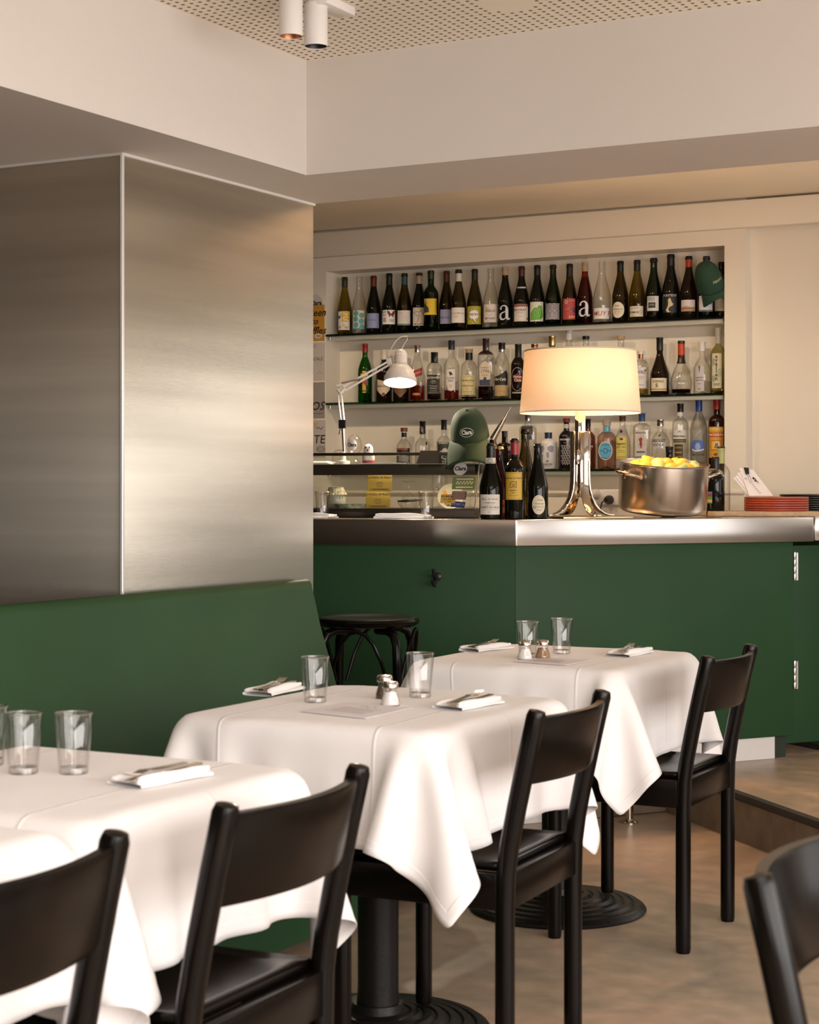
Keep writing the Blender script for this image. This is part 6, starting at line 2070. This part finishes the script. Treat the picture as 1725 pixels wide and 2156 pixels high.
poster(zw(880), zw(804), XR - .24, XR + .002, [T('OS', 78, -32, 62, hx('2c2828'), .01, .25), ('r', 70, -68, 80, 4, hx('6a6462'))], hx('948c86'), 'grey poster with large black capitals by the middle shelf')
poster(zw(962), zw(884), XR - .24, XR + .006, [T('TE', 86, -6, 62, hx('2a2624'), .005, .1), ('ring', 96, -50, 24, 10, 2, INKD), ('ring', 96, -58, 24, 10, 2, INKD), ('s', [(70, 50), (84, 58), (96, 46), (110, 60)], 4, hx('4a4444')), ('r', 40, 70, 70, 26, hx('b8a888'))], hx('bcb3ae'), 'white poster with black brush letters, lowest of the column')
ob = MB().lathe([(.045, 0), (.045, .001), (0, .001)], 28, 0, Matrix.Rotation(PI / 2, 4, 'X')).build('round_sticker', ink(hx('c8c0bc')), None, (XR - .055, U_WALL - .0002, zw(637)))
tag(ob, 'round white sticker above the orange poster', 'sticker', 'prints pasted on the wall strip')
prints([clara(34, BLK, 4, 0)], lambda x, y, li: (x, -.0016 - .0001 * li, y), 'print', ob)

# ------------------------------------------------------------------ bar stool
sq_ = P(774, 1300, 6.22)
st_ = thing('bar_stool', 'black bentwood bar stool beyond the end of the bench', 'stool', (sq_.x, sq_.y, 0), .3)
ZT = HC - (1298 - HY) * 6.22 / FPX
MB().lathe([(0, ZT - .03), (.165, ZT - .03), (.178, ZT - .022), (.181, ZT - .012), (.176, ZT - .003), (.160, ZT), (.15, ZT - .005), (0, ZT - .008)], 56).build('seat', BLACKW, st_)
for k in range(4):
    a = PI / 4 + k * PI / 2
    d = Vector((math.cos(a), math.sin(a), 0))
    MB().tube([d * r + Vector((0, 0, z)) for r, z in ((.06, ZT - .045), (.13, ZT - .042), (.165, ZT - .055), (.182, ZT - .09), (.185, ZT - .16), (.192, .35), (.20, .0))], [.013, .015, .0155, .0155, .0155, .0145, .0125], 14).build('leg', BLACKW, st_)
for k in range(4):
    a = k * PI / 2
    rr = []
    a0, a1 = a - PI / 4 + .12, a + PI / 4 - .12
    for j in range(9):
        t = j / 8
        an = a0 + (a1 - a0) * t
        rr.append((.170 * math.cos(an), .170 * math.sin(an), ZT - .04 - .20 * (abs(t - .5) * 2) ** 2.2))
    MB().tube(rr, .0065, 8).build('brace', BLACKW, st_)
MB().tube([(.188 * math.cos(2 * PI * k / 48), .188 * math.sin(2 * PI * k / 48), .28) for k in range(49)], .009, 10).build('foot_ring', BLACKW, st_)

# ------------------------------------------------------------------ recessed downlights over the bar (hidden by the soffit from here)
for i, (x, y) in enumerate(((-4.45, 6.75), (-3.65, 6.75), (-2.85, 6.75))):
    d_ = thing('downlight', 'round recessed downlight in the ceiling over the bar, %s' % ('left one', 'middle one', 'right one')[i], 'downlight', (x, y, Z_BARC))
    MB().lathe([(.036, -.001), (.05, -.001), (.052, -.004), (.036, -.006), (.036, -.001)], 28, close=False).build('ring', WHITEM, d_)
    MB().lathe([(.036, -.002), (0, -.002)], 24).build('lens', mat('lit_lens', (1, .9, .8), .3, emit=((1, .78, .52), 12)), d_)
    l = bpy.data.lights.new('downlight_light', 'SPOT')
    l.energy, l.color, l.spot_size, l.spot_blend, l.shadow_soft_size = 34, (1.0, .80, .57), math.radians(125), .6, .035
    lo = bpy.data.objects.new('downlight_light', l)
    COL.objects.link(lo)
    lo.location = (x, y, Z_BARC - .012)
    lo.rotation_euler = (.35, 0, 0)

# ------------------------------------------------------------------ ceiling spotlights
def spot(px, pyb, Z, lab, inner, top=None):
    q = P(px, pyb, Z)
    s = thing('spotlight', lab, 'spotlight', q, group='white cylinder spotlights on the ceiling')
    hgt = .112 if top else Z_CEIL - q.z - .012
    MB().lathe([(.0290, .002), (.0306, 0), (.0308, .002), (.0308, hgt - .002), (.029, hgt), (0, hgt)], 40, close=False).build('housing', WHITEM, s)
    MB().lathe([(.0288, .001), (.026, .02), (.02, .035), (0, .036)], 32, close=False).build('reflector', inner, s)
    if top:
        MB().lathe([(.007, hgt), (.007, Z_CEIL - q.z - .02)], 12).build('stem', WHITEM, s)
    else:
        MB().lathe([(.012, hgt), (.012, Z_CEIL - q.z - .003)], 12).build('stem', WHITEM, s)


spot(612.5, 77, 4.66, 'left of the two white cylinder spotlights, copper inside, cut by the top edge', mat('copper_reflector', (.45, .20, .09), .35, .8))
spot(665.5, 98, 4.72, 'right of the two white cylinder spotlights, black inside', BLACKP, top=True)
q = P(712, 4, 4.78)
tr = thing('ceiling_track', 'white ceiling track box from which the spotlights hang', 'track', (q.x, q.y, Z_CEIL), 0)
MB().box((0, -.03, -.013), (.055, .15, .024)).build('box', WHITEM, tr, bev=.003)
for o in list(bpy.data.objects):
    if o.name.startswith('steel_steel'):
        o.name = 'pourer'
